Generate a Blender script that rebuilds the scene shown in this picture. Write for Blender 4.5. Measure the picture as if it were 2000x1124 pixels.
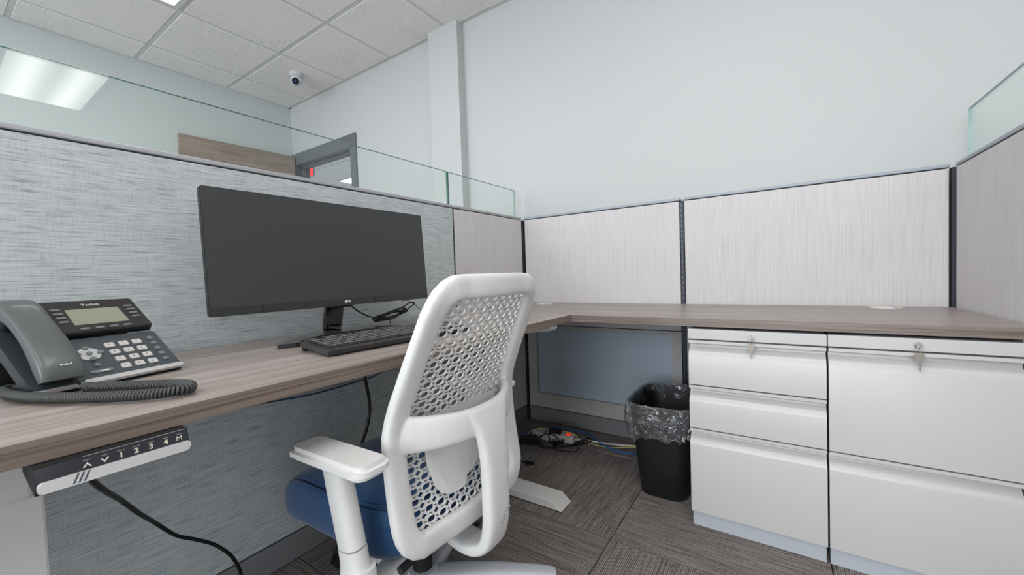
import bpy, bmesh, math, random
from mathutils import Vector, Matrix
random.seed(7)
C = bpy.context.scene
for o in list(bpy.data.objects): bpy.data.objects.remove(o)
COL = C.collection
R = math.radians

# ------------------------------------------------------------ camera
YAW, PITCH, ROLL, FPX, CH = 0.5903, 0.0316, -0.0338, 783.22, 0.9098
cy_, sy_ = math.cos(YAW), math.sin(YAW)
fw = Vector((-sy_*math.cos(PITCH), cy_*math.cos(PITCH), -math.sin(PITCH)))
r0 = Vector((cy_, sy_, 0)); u0 = r0.cross(fw)
rt = r0*math.cos(ROLL)+u0*math.sin(ROLL); up = -r0*math.sin(ROLL)+u0*math.cos(ROLL)
cd = bpy.data.cameras.new('camera'); cam = bpy.data.objects.new('camera', cd); COL.objects.link(cam)
cd.sensor_width = 36; cd.lens = 36*FPX/2000; cd.clip_start = 0.01; cd.clip_end = 100
M = Matrix((rt, up, -fw)).transposed().to_4x4(); M.translation = Vector((0, 0, CH))
cam.matrix_world = M
C.camera = cam
# ------------------------------------------------------------ world, exposure
w = bpy.data.worlds.new('world'); C.world = w; w.use_nodes = True
w.node_tree.nodes['Background'].inputs[0].default_value = (.8, .88, 1, 1)
w.node_tree.nodes['Background'].inputs[1].default_value = 0.4
C.view_settings.view_transform = 'Standard'; C.view_settings.look = 'None'
C.view_settings.gamma = 1; C.view_settings.use_curve_mapping = False
C.view_settings.exposure = 0.88
LAMP = 3.1     # radiance of the troffer lenses
def area(name, loc, rot, sx, sy, power, col):
    ld = bpy.data.lights.new(name, 'AREA'); ld.shape = 'RECTANGLE'; ld.size = sx; ld.size_y = sy; ld.energy = power; ld.color = col
    o = bpy.data.objects.new(name, ld); C.collection.objects.link(o); o.location = loc; o.rotation_euler = rot; return o
# fill lights added out of view, standing in for windows that aren't built
area('fill_light', (-1.2, -4.5, 1.45), (math.radians(90), 0, 0), 5.4, 2.3, 135, (.86, .93, 1))
area('fill_light', (4.3, -1.2, 1.5), (math.radians(90), 0, math.radians(90)), 4.5, 1.9, 26, (.86, .93, 1))

# ------------------------------------------------------------ helpers
def s2l(c):
    return tuple(((x/255)/12.92 if x/255 <= .04045 else ((x/255+.055)/1.055)**2.4) for x in c)
def newmat(name):
    m = bpy.data.materials.new(name); m.use_nodes = True
    return m, m.node_tree.nodes, m.node_tree.links, m.node_tree.nodes['Principled BSDF']
def mat(name, rgb, rough=.5, metal=0, spec=.5, coat=0, bump=0, bscale=200, sheen=0, emit=None, es=0):
    m, n, l, b = newmat(name)
    b.inputs['Base Color'].default_value = (*s2l(rgb), 1)
    b.inputs['Roughness'].default_value = rough; b.inputs['Metallic'].default_value = metal
    b.inputs['Specular IOR Level'].default_value = spec
    b.inputs['Coat Weight'].default_value = coat
    b.inputs['Sheen Weight'].default_value = sheen
    if emit: b.inputs['Emission Color'].default_value = (*s2l(emit), 1); b.inputs['Emission Strength'].default_value = es
    tc = n.new('ShaderNodeTexCoord'); no = n.new('ShaderNodeTexNoise'); no.inputs['Scale'].default_value = bscale if bump else 90
    l.new(tc.outputs['Object'], no.inputs['Vector'])
    if bump:
        bp = n.new('ShaderNodeBump'); bp.inputs['Strength'].default_value = bump; bp.inputs['Distance'].default_value = .001
        l.new(no.outputs['Fac'], bp.inputs['Height']); l.new(bp.outputs['Normal'], b.inputs['Normal'])
    else:
        mr = n.new('ShaderNodeMapRange'); mr.inputs['To Min'].default_value = max(0, rough-.008); mr.inputs['To Max'].default_value = min(1, rough+.008)
        l.new(no.outputs['Fac'], mr.inputs['Value']); l.new(mr.outputs['Result'], b.inputs['Roughness'])
    return m
def streak(name, layers, base, rough=.7, bump=.0, spec=.3, sheen=0, rnd=False):
    """layers: list of (scale xyz, colour rgb, lo, hi, detail) mixed over base"""
    m, n, l, b = newmat(name)
    tc = n.new('ShaderNodeTexCoord'); src = tc.outputs['Object']
    if rnd:
        oi = n.new('ShaderNodeObjectInfo'); ad = n.new('ShaderNodeVectorMath'); ad.operation = 'MULTIPLY_ADD'
        l.new(oi.outputs['Random'], ad.inputs[0]); ad.inputs[1].default_value = (9, 13, 7); l.new(src, ad.inputs[2]); src = ad.outputs[0]
    rgb = n.new('ShaderNodeRGB'); rgb.outputs[0].default_value = (*s2l(base), 1); cur = rgb.outputs[0]; last = None
    for sc, col, lo, hi, det in layers:
        mp = n.new('ShaderNodeMapping'); mp.inputs['Scale'].default_value = sc; l.new(src, mp.inputs['Vector'])
        no = n.new('ShaderNodeTexNoise'); no.inputs['Scale'].default_value = 1; no.inputs['Detail'].default_value = det; no.inputs['Roughness'].default_value = .6
        l.new(mp.outputs[0], no.inputs['Vector'])
        mr = n.new('ShaderNodeMapRange'); mr.inputs['From Min'].default_value = lo; mr.inputs['From Max'].default_value = hi
        l.new(no.outputs['Fac'], mr.inputs['Value'])
        mx = n.new('ShaderNodeMix'); mx.data_type = 'RGBA'; mx.inputs['B'].default_value = (*s2l(col), 1)
        l.new(mr.outputs['Result'], mx.inputs['Factor']); l.new(cur, mx.inputs['A']); cur = mx.outputs['Result']
        last = mr.outputs['Result'] if last is None else last
    l.new(cur, b.inputs['Base Color']); b.inputs['Roughness'].default_value = rough; b.inputs['Specular IOR Level'].default_value = spec
    b.inputs['Sheen Weight'].default_value = sheen
    if bump:
        bp = n.new('ShaderNodeBump'); bp.inputs['Strength'].default_value = bump; bp.inputs['Distance'].default_value = .001
        l.new(last, bp.inputs['Height']); bp.invert = True; l.new(bp.outputs['Normal'], b.inputs['Normal'])
    return m
def glassmat(name, tint, ior=1.5, rough=0, gloss=(1, 1, 1), haze=0, hcol=(200, 210, 210)):
    m, n, l, b = newmat(name); n.remove(b); out = n['Material Output']
    tr = n.new('ShaderNodeBsdfTransparent'); tr.inputs[0].default_value = (*tint, 1)
    gl = n.new('ShaderNodeBsdfGlossy'); gl.inputs['Roughness'].default_value = rough; gl.inputs['Color'].default_value = (*gloss, 1)
    fr = n.new('ShaderNodeFresnel'); fr.inputs['IOR'].default_value = ior
    mx = n.new('ShaderNodeMixShader'); ge = n.new('ShaderNodeNewGeometry'); im = n.new('ShaderNodeMapRange'); im.inputs['To Min'].default_value = ior; im.inputs['To Max'].default_value = 1/ior
    l.new(ge.outputs['Backfacing'], im.inputs['Value']); l.new(im.outputs['Result'], fr.inputs['IOR'])
    l.new(fr.outputs[0], mx.inputs[0]); l.new(tr.outputs[0], mx.inputs[1]); l.new(gl.outputs[0], mx.inputs[2])
    res = mx.outputs[0]
    if haze:
        df = n.new('ShaderNodeBsdfDiffuse'); df.inputs[0].default_value = (*s2l(hcol), 1)
        m2 = n.new('ShaderNodeMixShader'); m2.inputs[0].default_value = haze; l.new(res, m2.inputs[1]); l.new(df.outputs[0], m2.inputs[2]); res = m2.outputs[0]
    l.new(res, out.inputs['Surface'])
    return m

WL = {}
def put(name, bm, m, parent=None, origin=None, smooth=None):
    """link a bmesh given in world coordinates as one mesh object"""
    me = bpy.data.meshes.new(name)
    vs = [v.co for v in bm.verts]
    if origin is None:
        xs = [v.x for v in vs]; ys = [v.y for v in vs]; zs = [v.z for v in vs]
        origin = Vector(((min(xs)+max(xs))/2, (min(ys)+max(ys))/2, min(zs)))
    origin = Vector(origin)
    bmesh.ops.translate(bm, verts=bm.verts, vec=-origin)
    bmesh.ops.recalc_face_normals(bm, faces=bm.faces)
    bm.to_mesh(me); bm.free()
    for mm in (m if isinstance(m, (list, tuple)) else [m]): me.materials.append(mm)
    if smooth is not None:
        for p in me.polygons: p.use_smooth = True
        me.set_sharp_from_angle(angle=R(smooth))
    o = bpy.data.objects.new(name, me); COL.objects.link(o)
    WL[o.name] = origin
    if parent: o.parent = parent; o.location = origin-WL[parent.name]
    else: o.location = origin
    return o
def tag(o, label=None, cat=None, group=None, kind=None):
    if label: o['label'] = label
    if cat: o['category'] = cat
    if group: o['group'] = group
    if kind: o['kind'] = kind
    return o
def thing(name, loc, label=None, cat=None, group=None, kind=None):
    o = bpy.data.objects.new(name, None); COL.objects.link(o); o.location = loc; o.empty_display_size = .05
    WL[o.name] = Vector(loc)
    return tag(o, label, cat, group, kind)
def inst(src, name, loc, parent, rotz=0):
    """another child sharing src's mesh, at world location loc"""
    o = src.copy(); o.name = name; COL.objects.link(o); WL[o.name] = Vector(loc)
    o.parent = parent; o.location = Vector(loc)-(WL[parent.name] if parent else Vector()); o.rotation_euler.z = rotz
    return o
def B(*boxes, bev=0, seg=2):
    bm = bmesh.new()
    for (x0, x1, y0, y1, z0, z1) in boxes: abox(bm, x0, x1, y0, y1, z0, z1, bev, seg)
    return bm
def abox(bm, x0, x1, y0, y1, z0, z1, bev=0, seg=2, mi=0):
    r = bmesh.ops.create_cube(bm, size=1)
    vs = r['verts']
    for v in vs: v.co = Vector((x0+(v.co.x+.5)*(x1-x0), y0+(v.co.y+.5)*(y1-y0), z0+(v.co.z+.5)*(z1-z0)))
    if bev:
        es = list({e for v in vs for e in v.link_edges})
        bmesh.ops.bevel(bm, geom=es, offset=bev, segments=seg, affect='EDGES', profile=.5)
    return bm
def cr(pts, n):
    """Catmull-Rom through tuples of any length"""
    out = []; P = [pts[0]]+list(pts)+[pts[-1]]
    for i in range(1, len(P)-2):
        for k in range(n):
            t = k/n
            out.append(tuple(.5*((2*b)+(c-a)*t+(2*a-5*b+4*c-d)*t*t+(-a+3*b-3*c+d)*t**3) for a, b, c, d in zip(P[i-1], P[i], P[i+1], P[i+2])))
    out.append(tuple(pts[-1])); return out
def sweep(bm, pts, rad, ref=(0, 0, 1), n=10, sup=2.0, closed=False, cap=True):
    """tube along pts; rad = r, (a,b) or list per point; a is along the ref-perpendicular side, b along the other"""
    P = [Vector(p[:3]) for p in pts]; N = len(P); rings = []; side = None
    for i in range(N):
        a = P[i-1] if (i > 0 or closed) else P[i]; b = P[(i+1) % N] if (i < N-1 or closed) else P[i]
        t = (b-a).normalized()
        rf = Vector(ref); s = t.cross(rf)
        if s.length < 1e-4: s = side or t.orthogonal()
        s.normalize(); side = s; q = s.cross(t).normalized()
        rr = rad[i] if isinstance(rad, list) else rad
        ra, rb = rr if isinstance(rr, tuple) else (rr, rr)
        ring = []
        for k in range(n):
            th = 2*math.pi*(k+.5)/n; cx, sx = math.cos(th), math.sin(th)
            e = 2/sup
            ring.append(bm.verts.new(P[i]+s*ra*math.copysign(abs(cx)**e, cx)+q*rb*math.copysign(abs(sx)**e, sx)))
        rings.append(ring)
    for i in range(N if closed else N-1):
        A, D = rings[i], rings[(i+1) % N]
        for k in range(n): bm.faces.new((A[k], A[(k+1) % n], D[(k+1) % n], D[k]))
    if cap and not closed:
        bm.faces.new(rings[0]); bm.faces.new(list(reversed(rings[-1])))
    return bm
def cable(pts, r, n=8, sub=8):
    return sweep(bmesh.new(), cr(pts, sub), r, ref=(.13, .21, .97), n=n)
def prism(bm, poly, z0, z1, f=lambda a, b, c: (a, b, c)):
    """extrude polygon (a,b) from c=z0 to z1, mapped by f"""
    lo = [bm.verts.new(f(a, b, z0)) for a, b in poly]; hi = [bm.verts.new(f(a, b, z1)) for a, b in poly]
    n = len(poly)
    for i in range(n): bm.faces.new((lo[i], lo[(i+1) % n], hi[(i+1) % n], hi[i]))
    bm.faces.new(list(reversed(lo))); bm.faces.new(hi); return bm
def rrect(a0, a1, b0, b1, r, n=5):
    out = []
    for cx, cy, s in ((a1-r, b1-r, 0), (a0+r, b1-r, 1), (a0+r, b0+r, 2), (a1-r, b0+r, 3)):
        for k in range(n+1):
            t = math.pi/2*(s+k/n); out.append((cx+r*math.cos(t), cy+r*math.sin(t)))
    return out
def disc(cx, cy, r, n=20, ry=None):
    return [(cx+r*math.cos(2*math.pi*k/n), cy+(ry or r)*math.sin(2*math.pi*k/n)) for k in range(n)]
def text(name, s, size, m, parent, org, ax, ay, depth=.0004, bold=0, align='CENTER'):
    """flat lettering: org world point of text centre, ax/ay world unit vectors"""
    cu = bpy.data.curves.new(name, 'FONT'); cu.body = s; cu.size = size; cu.extrude = depth; cu.align_x = align; cu.align_y = 'CENTER'; cu.offset = bold
    cu.resolution_u = 3
    t = bpy.data.objects.new('tmp', cu); COL.objects.link(t)
    me = bpy.data.meshes.new_from_object(t); bpy.data.objects.remove(t)
    ax, ay = Vector(ax).normalized(), Vector(ay).normalized(); az = ax.cross(ay)
    mt = Matrix((ax, ay, az)).transposed().to_4x4(); me.transform(mt)
    me.materials.clear(); me.materials.append(m)
    o = bpy.data.objects.new(name, me); COL.objects.link(o); o.parent = parent
    WL[o.name] = Vector(org); o.location = Vector(org)-WL[parent.name]
    return o

# ------------------------------------------------------------ materials
m_wall = mat('pale_blue_paint', (188, 190, 189), .55, bump=.05, bscale=350)
m_wall2 = mat('dull_blue_paint', (194, 201, 199), .6, bump=.05, bscale=350)
m_tile = streak('ceiling_tile_fleck', [((230, 230, 230), (150, 147, 143), .58, .68, 1), ((3, 3, 3), (240, 237, 233), .4, .6, 1)], (244, 242, 239), .95, bump=.15, rnd=True)
m_tee = mat('ceiling_tee_white', (214, 213, 211), .5)
m_lens = None
m_carpet = streak('ribbed_carpet', [((7, 420, 40), (84, 77, 75), .42, .62, 3), ((420, 420, 420), (188, 178, 172), .5, .8, 1)], (158, 149, 144), .95, bump=.5, spec=.1, rnd=True)
_n, _l = m_carpet.node_tree.nodes, m_carpet.node_tree.links
_wv = _n.new('ShaderNodeTexWave'); _wv.bands_direction = 'Y'; _wv.inputs['Scale'].default_value = 60; _wv.inputs['Distortion'].default_value = .8; _wv.inputs['Detail'].default_value = 1
_ad = [x for x in _n if x.type == 'VECT_MATH'][0]; _l.new(_ad.outputs[0], _wv.inputs['Vector'])
_mx = _n.new('ShaderNodeMix'); _mx.data_type = 'RGBA'; _mx.blend_type = 'MULTIPLY'; _mx.inputs['Factor'].default_value = .75
_b = _n['Principled BSDF']; _src = _b.inputs['Base Color'].links[0].from_socket
_mr = _n.new('ShaderNodeMapRange'); _mr.inputs['To Min'].default_value = .35; _mr.inputs['To Max'].default_value = 1.15
_l.new(_wv.outputs['Fac'], _mr.inputs['Value']); _l.new(_src, _mx.inputs['A']); _l.new(_mr.outputs['Result'], _mx.inputs['B']); _l.new(_mx.outputs['Result'], _b.inputs['Base Color'])
m_fabA = streak('horizontal_streak_fabric', [((24, 17, 620), (128, 139, 142), .50, .80, .3), ((800, 800, 30), (148, 158, 160), .50, .95, .2), ((2.5, 8, 260), (204, 206, 207), .45, .8, 1)], (190, 195, 196), .9, bump=.25, spec=.15)
m_fabB = streak('vertical_streak_fabric', [((950, 950, 4), (178, 173, 173), .48, .80, 1), ((1300, 1300, 9), (218, 216, 216), .5, .8, 1)], (207, 203, 203), .9, bump=.2, spec=.15)
m_cap = mat('grey_trim_paint', (168, 168, 172), .4)
m_capB = mat('cool_grey_trim', (158, 165, 173), .4)
m_base = mat('raceway_grey', (128, 129, 131), .5)
m_dark = mat('dark_reveal', (38, 40, 48), .5)
m_slot = mat('slotted_post_steel', (74, 84, 98), .35, .5)
m_glass = glassmat('screen_glass', (.965, .985, .978), 1.45)
m_gedge = mat('green_glass_edge', (120, 160, 150), .15, spec=.8)
m_gdark = mat('dark_green_glass_edge', (52, 110, 92), .15, spec=.8)
def wood(name, axis, base, dk, lt, fz=130):
    sc = (2.2, 130, fz) if axis == 'x' else (130, 2.2, fz)
    s2 = (1, 22, 22) if axis == 'x' else (22, 1, 22)
    return streak(name, [(sc, dk, .42, .70, 3), (s2, lt, .40, .75, 2)], base, .38, spec=.5, bump=.05)
m_woodY = wood('laminate_grain_along_desk', 'y', (164, 152, 146), (132, 119, 113), (178, 168, 163))
m_woodX = wood('laminate_grain_along_return', 'x', (154, 143, 139), (124, 113, 108), (168, 158, 154))
m_edgeY = wood('edge_band_y', 'y', (128, 113, 103), (80, 66, 58), (150, 135, 124), 330)
m_edgeX = wood('edge_band_x', 'x', (128, 114, 105), (80, 67, 60), (148, 134, 124), 330)
m_white = mat('warm_white_enamel', (222, 219, 215), .38)
m_ped = mat('pedestal_enamel', (198, 196, 194), .28)
m_pedside = mat('pedestal_body_grey', (188, 193, 200), .4)
m_deskleg = mat('desk_leg_grey', (212, 214, 211), .45)
m_plas = mat('chair_light_grey_plastic', (224, 223, 221), .48, bump=.08, bscale=900)
m_plas2 = mat('chair_base_grey_plastic', (190, 193, 199), .45)
m_blue = streak('blue_upholstery', [((700, 700, 700), (20, 60, 102), .45, .7, 1)], (27, 78, 126), .56, spec=.45, sheen=.3, bump=.2)
m_navy = mat('dark_blue_piping', (12, 28, 52), .6)
m_blk = mat('black_plastic', (26, 27, 29), .35)
m_blkm = mat('black_matte', (20, 20, 21), .6)
m_gloss = mat('gloss_black', (14, 14, 16), .08, coat=.6)
m_screen = mat('monitor_screen', (62, 62, 63), .32, spec=.35, bump=.03, bscale=1500)
m_chrome = mat('chrome', (205, 205, 205), .18, 1)
m_steel = mat('key_steel', (150, 142, 134), .35, 1)
m_kb = mat('keyboard_grey', (58, 57, 56), .4)
m_key = mat('key_dark', (44, 44, 45), .42)
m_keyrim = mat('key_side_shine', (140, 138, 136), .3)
m_phone = mat('phone_slate', (68, 75, 80), .42)
m_hand = mat('handset_slate', (88, 92, 92), .36, coat=.15)
m_silver = mat('silver_trim', (205, 203, 203), .35, .25)
m_lcd = mat('lcd_olive', (150, 152, 132), .3)
m_pkey = mat('phone_light_key', (206, 200, 196), .45)
m_pkeyd = mat('phone_grey_key', (118, 124, 124), .4)
m_ink = mat('dark_ink', (60, 58, 58), .6)
m_wht = mat('white_print', (225, 224, 220), .5)
m_cream = mat('cream_print', (222, 213, 196), .5)
m_bin = mat('bin_black', (22, 24, 26), .45, bump=.3, bscale=700)
m_red = mat('red_switch', (200, 40, 20), .4, emit=(255, 60, 20), es=.35)
m_cb = mat('cable_black', (16, 16, 17), .4)
m_cbl = mat('cable_blue', (24, 100, 178), .4)
m_cbn = mat('cable_navy', (20, 60, 96), .4)
m_cy = mat('cable_yellow', (206, 192, 120), .45)
m_cw = mat('cable_white', (210, 208, 204), .45)
m_frame = mat('door_frame_grey', (98, 102, 105), .45)
m_leaf = streak('door_veneer', [((9, 3, 1.2), (116, 100, 90), .4, .7, 3), ((2, 2, 30), (160, 144, 130), .45, .75, 2)], (140, 124, 112), .5)
m_domew = mat('camera_white', (200, 200, 203), .4)

# ------------------------------------------------------------ room shell
ZC = 2.65; XW = -4.07; YW = 2.187; XE = 4.4; YS = -4.6
tag(put('floor', B((XW, XE, YS, YW, -.05, -.008)), m_blkm), kind='structure')
floor = bpy.data.objects['floor']
bm = bmesh.new(); abox(bm, -.3035, .3035, -.3035, .3035, -.008, 0, .0015, 1)
TP = .61; tile0 = None; ox, oy = -.49, 1.28
for i in range(-6, 8):
    for j in range(-9, 2):
        x = ox+(i+.5)*TP; y = oy+(j+.5)*TP
        if not (XW+.3 < x < XE-.3 and YS+.3 < y < YW-.1): continue
        rz = 0 if (i+j) % 2 == 0 else math.pi/2
        if tile0 is None:
            tile0 = put('carpet_tile', bm, m_carpet, floor, origin=(0, 0, 0)); tile0.location = Vector((x, y, 0))-WL[floor.name]; tile0.rotation_euler.z = rz; WL[tile0.name] = Vector((x, y, 0))
        else: inst(tile0, 'carpet_tile', (x, y, 0), floor, rz)
# back row of tiles cut by the wall
bm = bmesh.new(); abox(bm, -.3035, .3035, -.14, .14, -.008, 0, .0015, 1)
tl = None
for i in range(-6, 8):
    x = ox+(i+.5)*TP; y = oy+TP+.1485
    if not (XW+.3 < x < XE-.3): continue
    if tl is None:
        tl = put('carpet_tile', bm, m_carpet, floor, origin=(0, 0, 0)); tl.location = Vector((x, y, 0))-WL[floor.name]; WL[tl.name] = Vector((x, y, 0))
    else: inst(tl, 'carpet_tile', (x, y, 0), floor)

DX0, DX1, DZ = -4.02, -3.09, 2.08
wb = tag(put('wall_back', B((XW-.1, DX0-.001, YW, YW+.12, 0, ZC+.1), (DX1+.001, XE, YW, YW+.12, 0, ZC+.1), (DX0-.001, DX1+.001, YW, YW+.12, DZ+.001, ZC+.1)), m_wall), kind='structure')
tag(put('wall_left', B((XW-.1, XW, YS, YW, 0, ZC+.1)), m_wall2), kind='structure')
tag(put('wall_right', B((XE, XE+.1, YS, YW, 0, ZC+.1)), m_wall), kind='structure')
tag(put('wall_front', B((XW, XE, YS-.1, YS, 0, ZC+.1)), m_wall), kind='structure')
tag(put('wall_pilaster', B((-2.07, -1.80, 2.12, YW, 0, ZC), bev=.002)), m_wall) if False else tag(put('wall_pilaster', B((-2.07, -1.80, 2.12, YW-.0005, 0.001, ZC-.001)), m_wall), kind='structure')

# ceiling: slab, tee grid, lay-in tiles, troffers
ceil = tag(put('ceiling', B((XW, XE, YS, YW, ZC+.03, ZC+.1)), m_tee), kind='structure')
gx = [-3.14-.61+.61*k for k in range(-0, 14)]; gx = [g for g in gx if g < XE]
gy = [1.63-.61*k for k in range(0, 11)]; gy = [g for g in gy if g > YS]
bm = bmesh.new()
for g in gx: abox(bm, g-.012, g+.012, YS, YW, ZC, ZC+.025)
put('tee_bars', bm, m_tee, ceil)
bm = bmesh.new()
for g in gy: abox(bm, XW, XE, g-.012, g+.012, ZC-.0008, ZC+.024)
abox(bm, XW, XE, YW-.022, YW, ZC-.001, ZC+.02); abox(bm, XW, XW+.022, YS, YW, ZC-.001, ZC+.02)
put('wall_angle', bm, m_tee, ceil)
# 2x4 light positions: (x0,y1) corner cell indices into grid -> spans 2 cells in x, 1 in y
troffers = []
def near(v, arr): return min(range(len(arr)), key=lambda i: abs(arr[i]-v))
cells_used = set()
for lx, ly in ((-3.14, 1.015), (-3.14, -1.42), (1.74, 1.015), (-.70, -1.42), (-.70, -3.86), (-3.14, -3.86), (1.74, -3.86), (-.70, -.20), (-.70, 1.015), (-.70, -2.64), (-3.14, -2.64), (-3.14, -.20)):  # of the unseen panels overhead and behind, several are added to brighten the room
    i = near(lx, gx); j = near(ly, gy)
    cells_used |= {(i, j), (i+1, j)}
    troffers.append((i, j))
xs = [XW+.011]+gx+[XE]; ys = [YW-.011]+gy+[YS]
protos = {}
for i in range(len(xs)-1):
    for j in range(len(ys)-1):
        if (i-1, j-1) in cells_used: continue
        x0, x1, y1, y0 = xs[i], xs[i+1], ys[j], ys[j+1]
        if x1-x0 < .1 or y1-y0 < .1: continue
        key = (round(x1-x0, 3), round(y1-y0, 3)); c = ((x0+x1)/2, (y0+y1)/2, ZC+.02)
        if key not in protos:
            bm = bmesh.new(); hx = (x1-x0)/2-.0123; hy = (y1-y0)/2-.0123
            abox(bm, -hx, hx, -hy, hy, -.0225, .004, .004, 1)
            o = put('ceiling_tile', bm, m_tile, ceil, origin=(0, 0, 0)); o.location = Vector(c)-WL[ceil.name]; WL[o.name] = Vector(c); protos[key] = o
        else: inst(protos[key], 'ceiling_tile', c, ceil)
def lensmat(name, st):
    m, n, l, b = newmat(name)
    tc = n.new('ShaderNodeTexCoord'); sp = n.new('ShaderNodeSeparateXYZ'); l.new(tc.outputs['Object'], sp.inputs[0])
    ab = n.new('ShaderNodeMath'); ab.operation = 'ABSOLUTE'; l.new(sp.outputs['Y'], ab.inputs[0])
    sb = n.new('ShaderNodeMath'); sb.operation = 'SUBTRACT'; l.new(ab.outputs[0], sb.inputs[0]); sb.inputs[1].default_value = .135
    a2 = n.new('ShaderNodeMath'); a2.operation = 'ABSOLUTE'; l.new(sb.outputs[0], a2.inputs[0])
    mr = n.new('ShaderNodeMapRange'); mr.interpolation_type = 'SMOOTHSTEP'
    mr.inputs['From Min'].default_value = .0; mr.inputs['From Max'].default_value = .13
    mr.inputs['To Min'].default_value = st*1.4; mr.inputs['To Max'].default_value = st*.62
    l.new(a2.outputs[0], mr.inputs['Value']); l.new(mr.outputs['Result'], b.inputs['Emission Strength'])
    b.inputs['Emission Color'].default_value = (1, .985, .965, 1); b.inputs['Base Color'].default_value = (.8, .8, .8, 1); b.inputs['Roughness'].default_value = .6
    return m
m_lens = lensmat('troffer_lens', LAMP)
tlab = ['bright troffer in the far ceiling, its corner at the top edge of the photo']
T0 = None
for k, (i, j) in enumerate(troffers):
    x0, x1, y1, y0 = gx[i]+.012, gx[i+2]-.012, gy[j]-.012, gy[j+1]+.012
    cx, cyy = (x0+x1)/2, (y0+y1)/2
    if T0 is None:
        t = thing('ceiling_light', (cx, cyy, ZC), 'lit white ceiling light panel at the very top edge beside the far wall', 'ceiling light')
        bm = bmesh.new(); fwid = .03
        for bx in ((x0, x1, y0, y0+fwid), (x0, x1, y1-fwid, y1), (x0, x0+fwid, y0+fwid, y1-fwid), (x1-fwid, x1, y0+fwid, y1-fwid)):
            abox(bm, *bx, ZC-.006, ZC+.028)
        put('frame', bm, m_tee, t)
        put('diffuser', B((x0+fwid, x1-fwid, y0+fwid, y1-fwid, ZC-.004, ZC-.0015)), m_lens, t)
        T0 = t
    else:
        t = T0.copy(); COL.objects.link(t); t.location = (cx, cyy, ZC)
        t['label'] = 'lit ceiling light panel behind the camera, mirrored in the left glass screen' if k == 2 else 'lit ceiling light panel added out of view behind or above the camera'
        if k != 2: t['group'] = 'ceiling lights outside the frame'
        for ch in T0.children:
            c = ch.copy(); COL.objects.link(c); c.parent = t

# door in the back wall + open leaf + the next room's ceiling seen through it
d = thing('door_1', (-3.55, YW, 0), kind='structure')
bm = bmesh.new()
for bx in ((XW+.002, DX0+.012, YW-.02, YW+.14, 0, DZ-.0125), (DX1-.012, DX1+.062, YW-.02, YW+.14, 0, DZ-.0125), (XW+.002, DX1+.062, YW-.02, YW+.14, DZ-.012, DZ+.1)):
    abox(bm, *bx, .003, 1)
put('door_frame', bm, m_frame, d)
put('door_stop', B((DX0+.012, DX0+.03, YW+.045, YW+.085, 0, DZ-.012), (DX1-.03, DX1-.012, YW+.045, YW+.085, 0, DZ-.012), (DX0+.012, DX1-.012, YW+.045, YW+.085, DZ-.03, DZ-.012)), m_frame, d)
lf = thing('door_leaf', (-3.985, 2.14, 0), 'brown wood door leaf standing open against the far wall', 'door')
bm = bmesh.new()
prism(bm, [(-3.968, 2.150), (-4.012, 2.150), (-4.066, 1.253), (-4.022, 1.250)], .01, 2.145)
put('leaf', bm, m_leaf, lf)
hg = B((-3.985, -3.962, 2.151, 2.166, 1.82, 1.93), bev=.001); put('hinge', hg, m_frame, lf)
ad = tag(put('wall_corridor', B((-8.3, -8.2, YW+.12, 6.2, 0, 2.76), (-8.3, XE-4, 6.2, 6.3, 0, 2.76), (-8.3, XW-.1, YW+.14, YW+.16, 0, 2.76), (.3, .4, YW+.12, 6.2, 0, 2.76)), m_wall), kind='structure')
cc = tag(put('ceiling_corridor', B((-8.2, .3, YW+.12, 6.2, ZC+.012, ZC+.1)), m_tee), kind='structure')
bm = bmesh.new()
pt = None
for i in range(13):
    for j in range(6):
        x = -7.9+.61*i; y = 2.65+.61*j
        if 2.5 < i < 4.5 and j == 3: continue
        if pt is None:
            abox(bm, -.298, .298, -.298, .298, -.01, .012, .003, 1)
            pt = put('ceiling_tile', bm, m_tile, cc, origin=(0, 0, 0)); pt.location = Vector((x, y, ZC))-WL[cc.name]; WL[pt.name] = Vector((x, y, ZC))
        else: inst(pt, 'ceiling_tile', (x, y, ZC), cc)
t = thing('ceiling_light', (-5.765, 4.48, ZC), 'lit ceiling light glimpsed through the doorway in the next room', 'ceiling light')
put('diffuser', B((-6.36, -5.17, 4.2, 4.76, ZC-.012, ZC-.004)), m_lens, t)
put('frame', B((-6.375, -5.155, 4.185, 4.2, ZC-.014, ZC+.01), (-6.375, -5.155, 4.76, 4.775, ZC-.014, ZC+.01), (-6.375, -6.36, 4.2, 4.76, ZC-.014, ZC+.01), (-5.17, -5.155, 4.2, 4.76, ZC-.014, ZC+.01)), m_tee, t)
ex = thing('exit_sign', (-4.80, 2.76, 2.19), 'red lit sign glimpsed beside the door jamb in the next room', 'sign')
put('housing', B((-4.95, -4.685, 2.755, 2.78, 2.19, 2.335), bev=.003), m_domew, ex)
put('lit_face', B((-4.94, -4.69, 2.750, 2.755, 2.198, 2.327)), mat('sign_red', (220, 40, 40), .5, emit=(255, 50, 50), es=1.0), ex)
put('hanger', B((-4.84, -4.82, 2.76, 2.775, 2.335, ZC-.012)), m_domew, ex)

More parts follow.
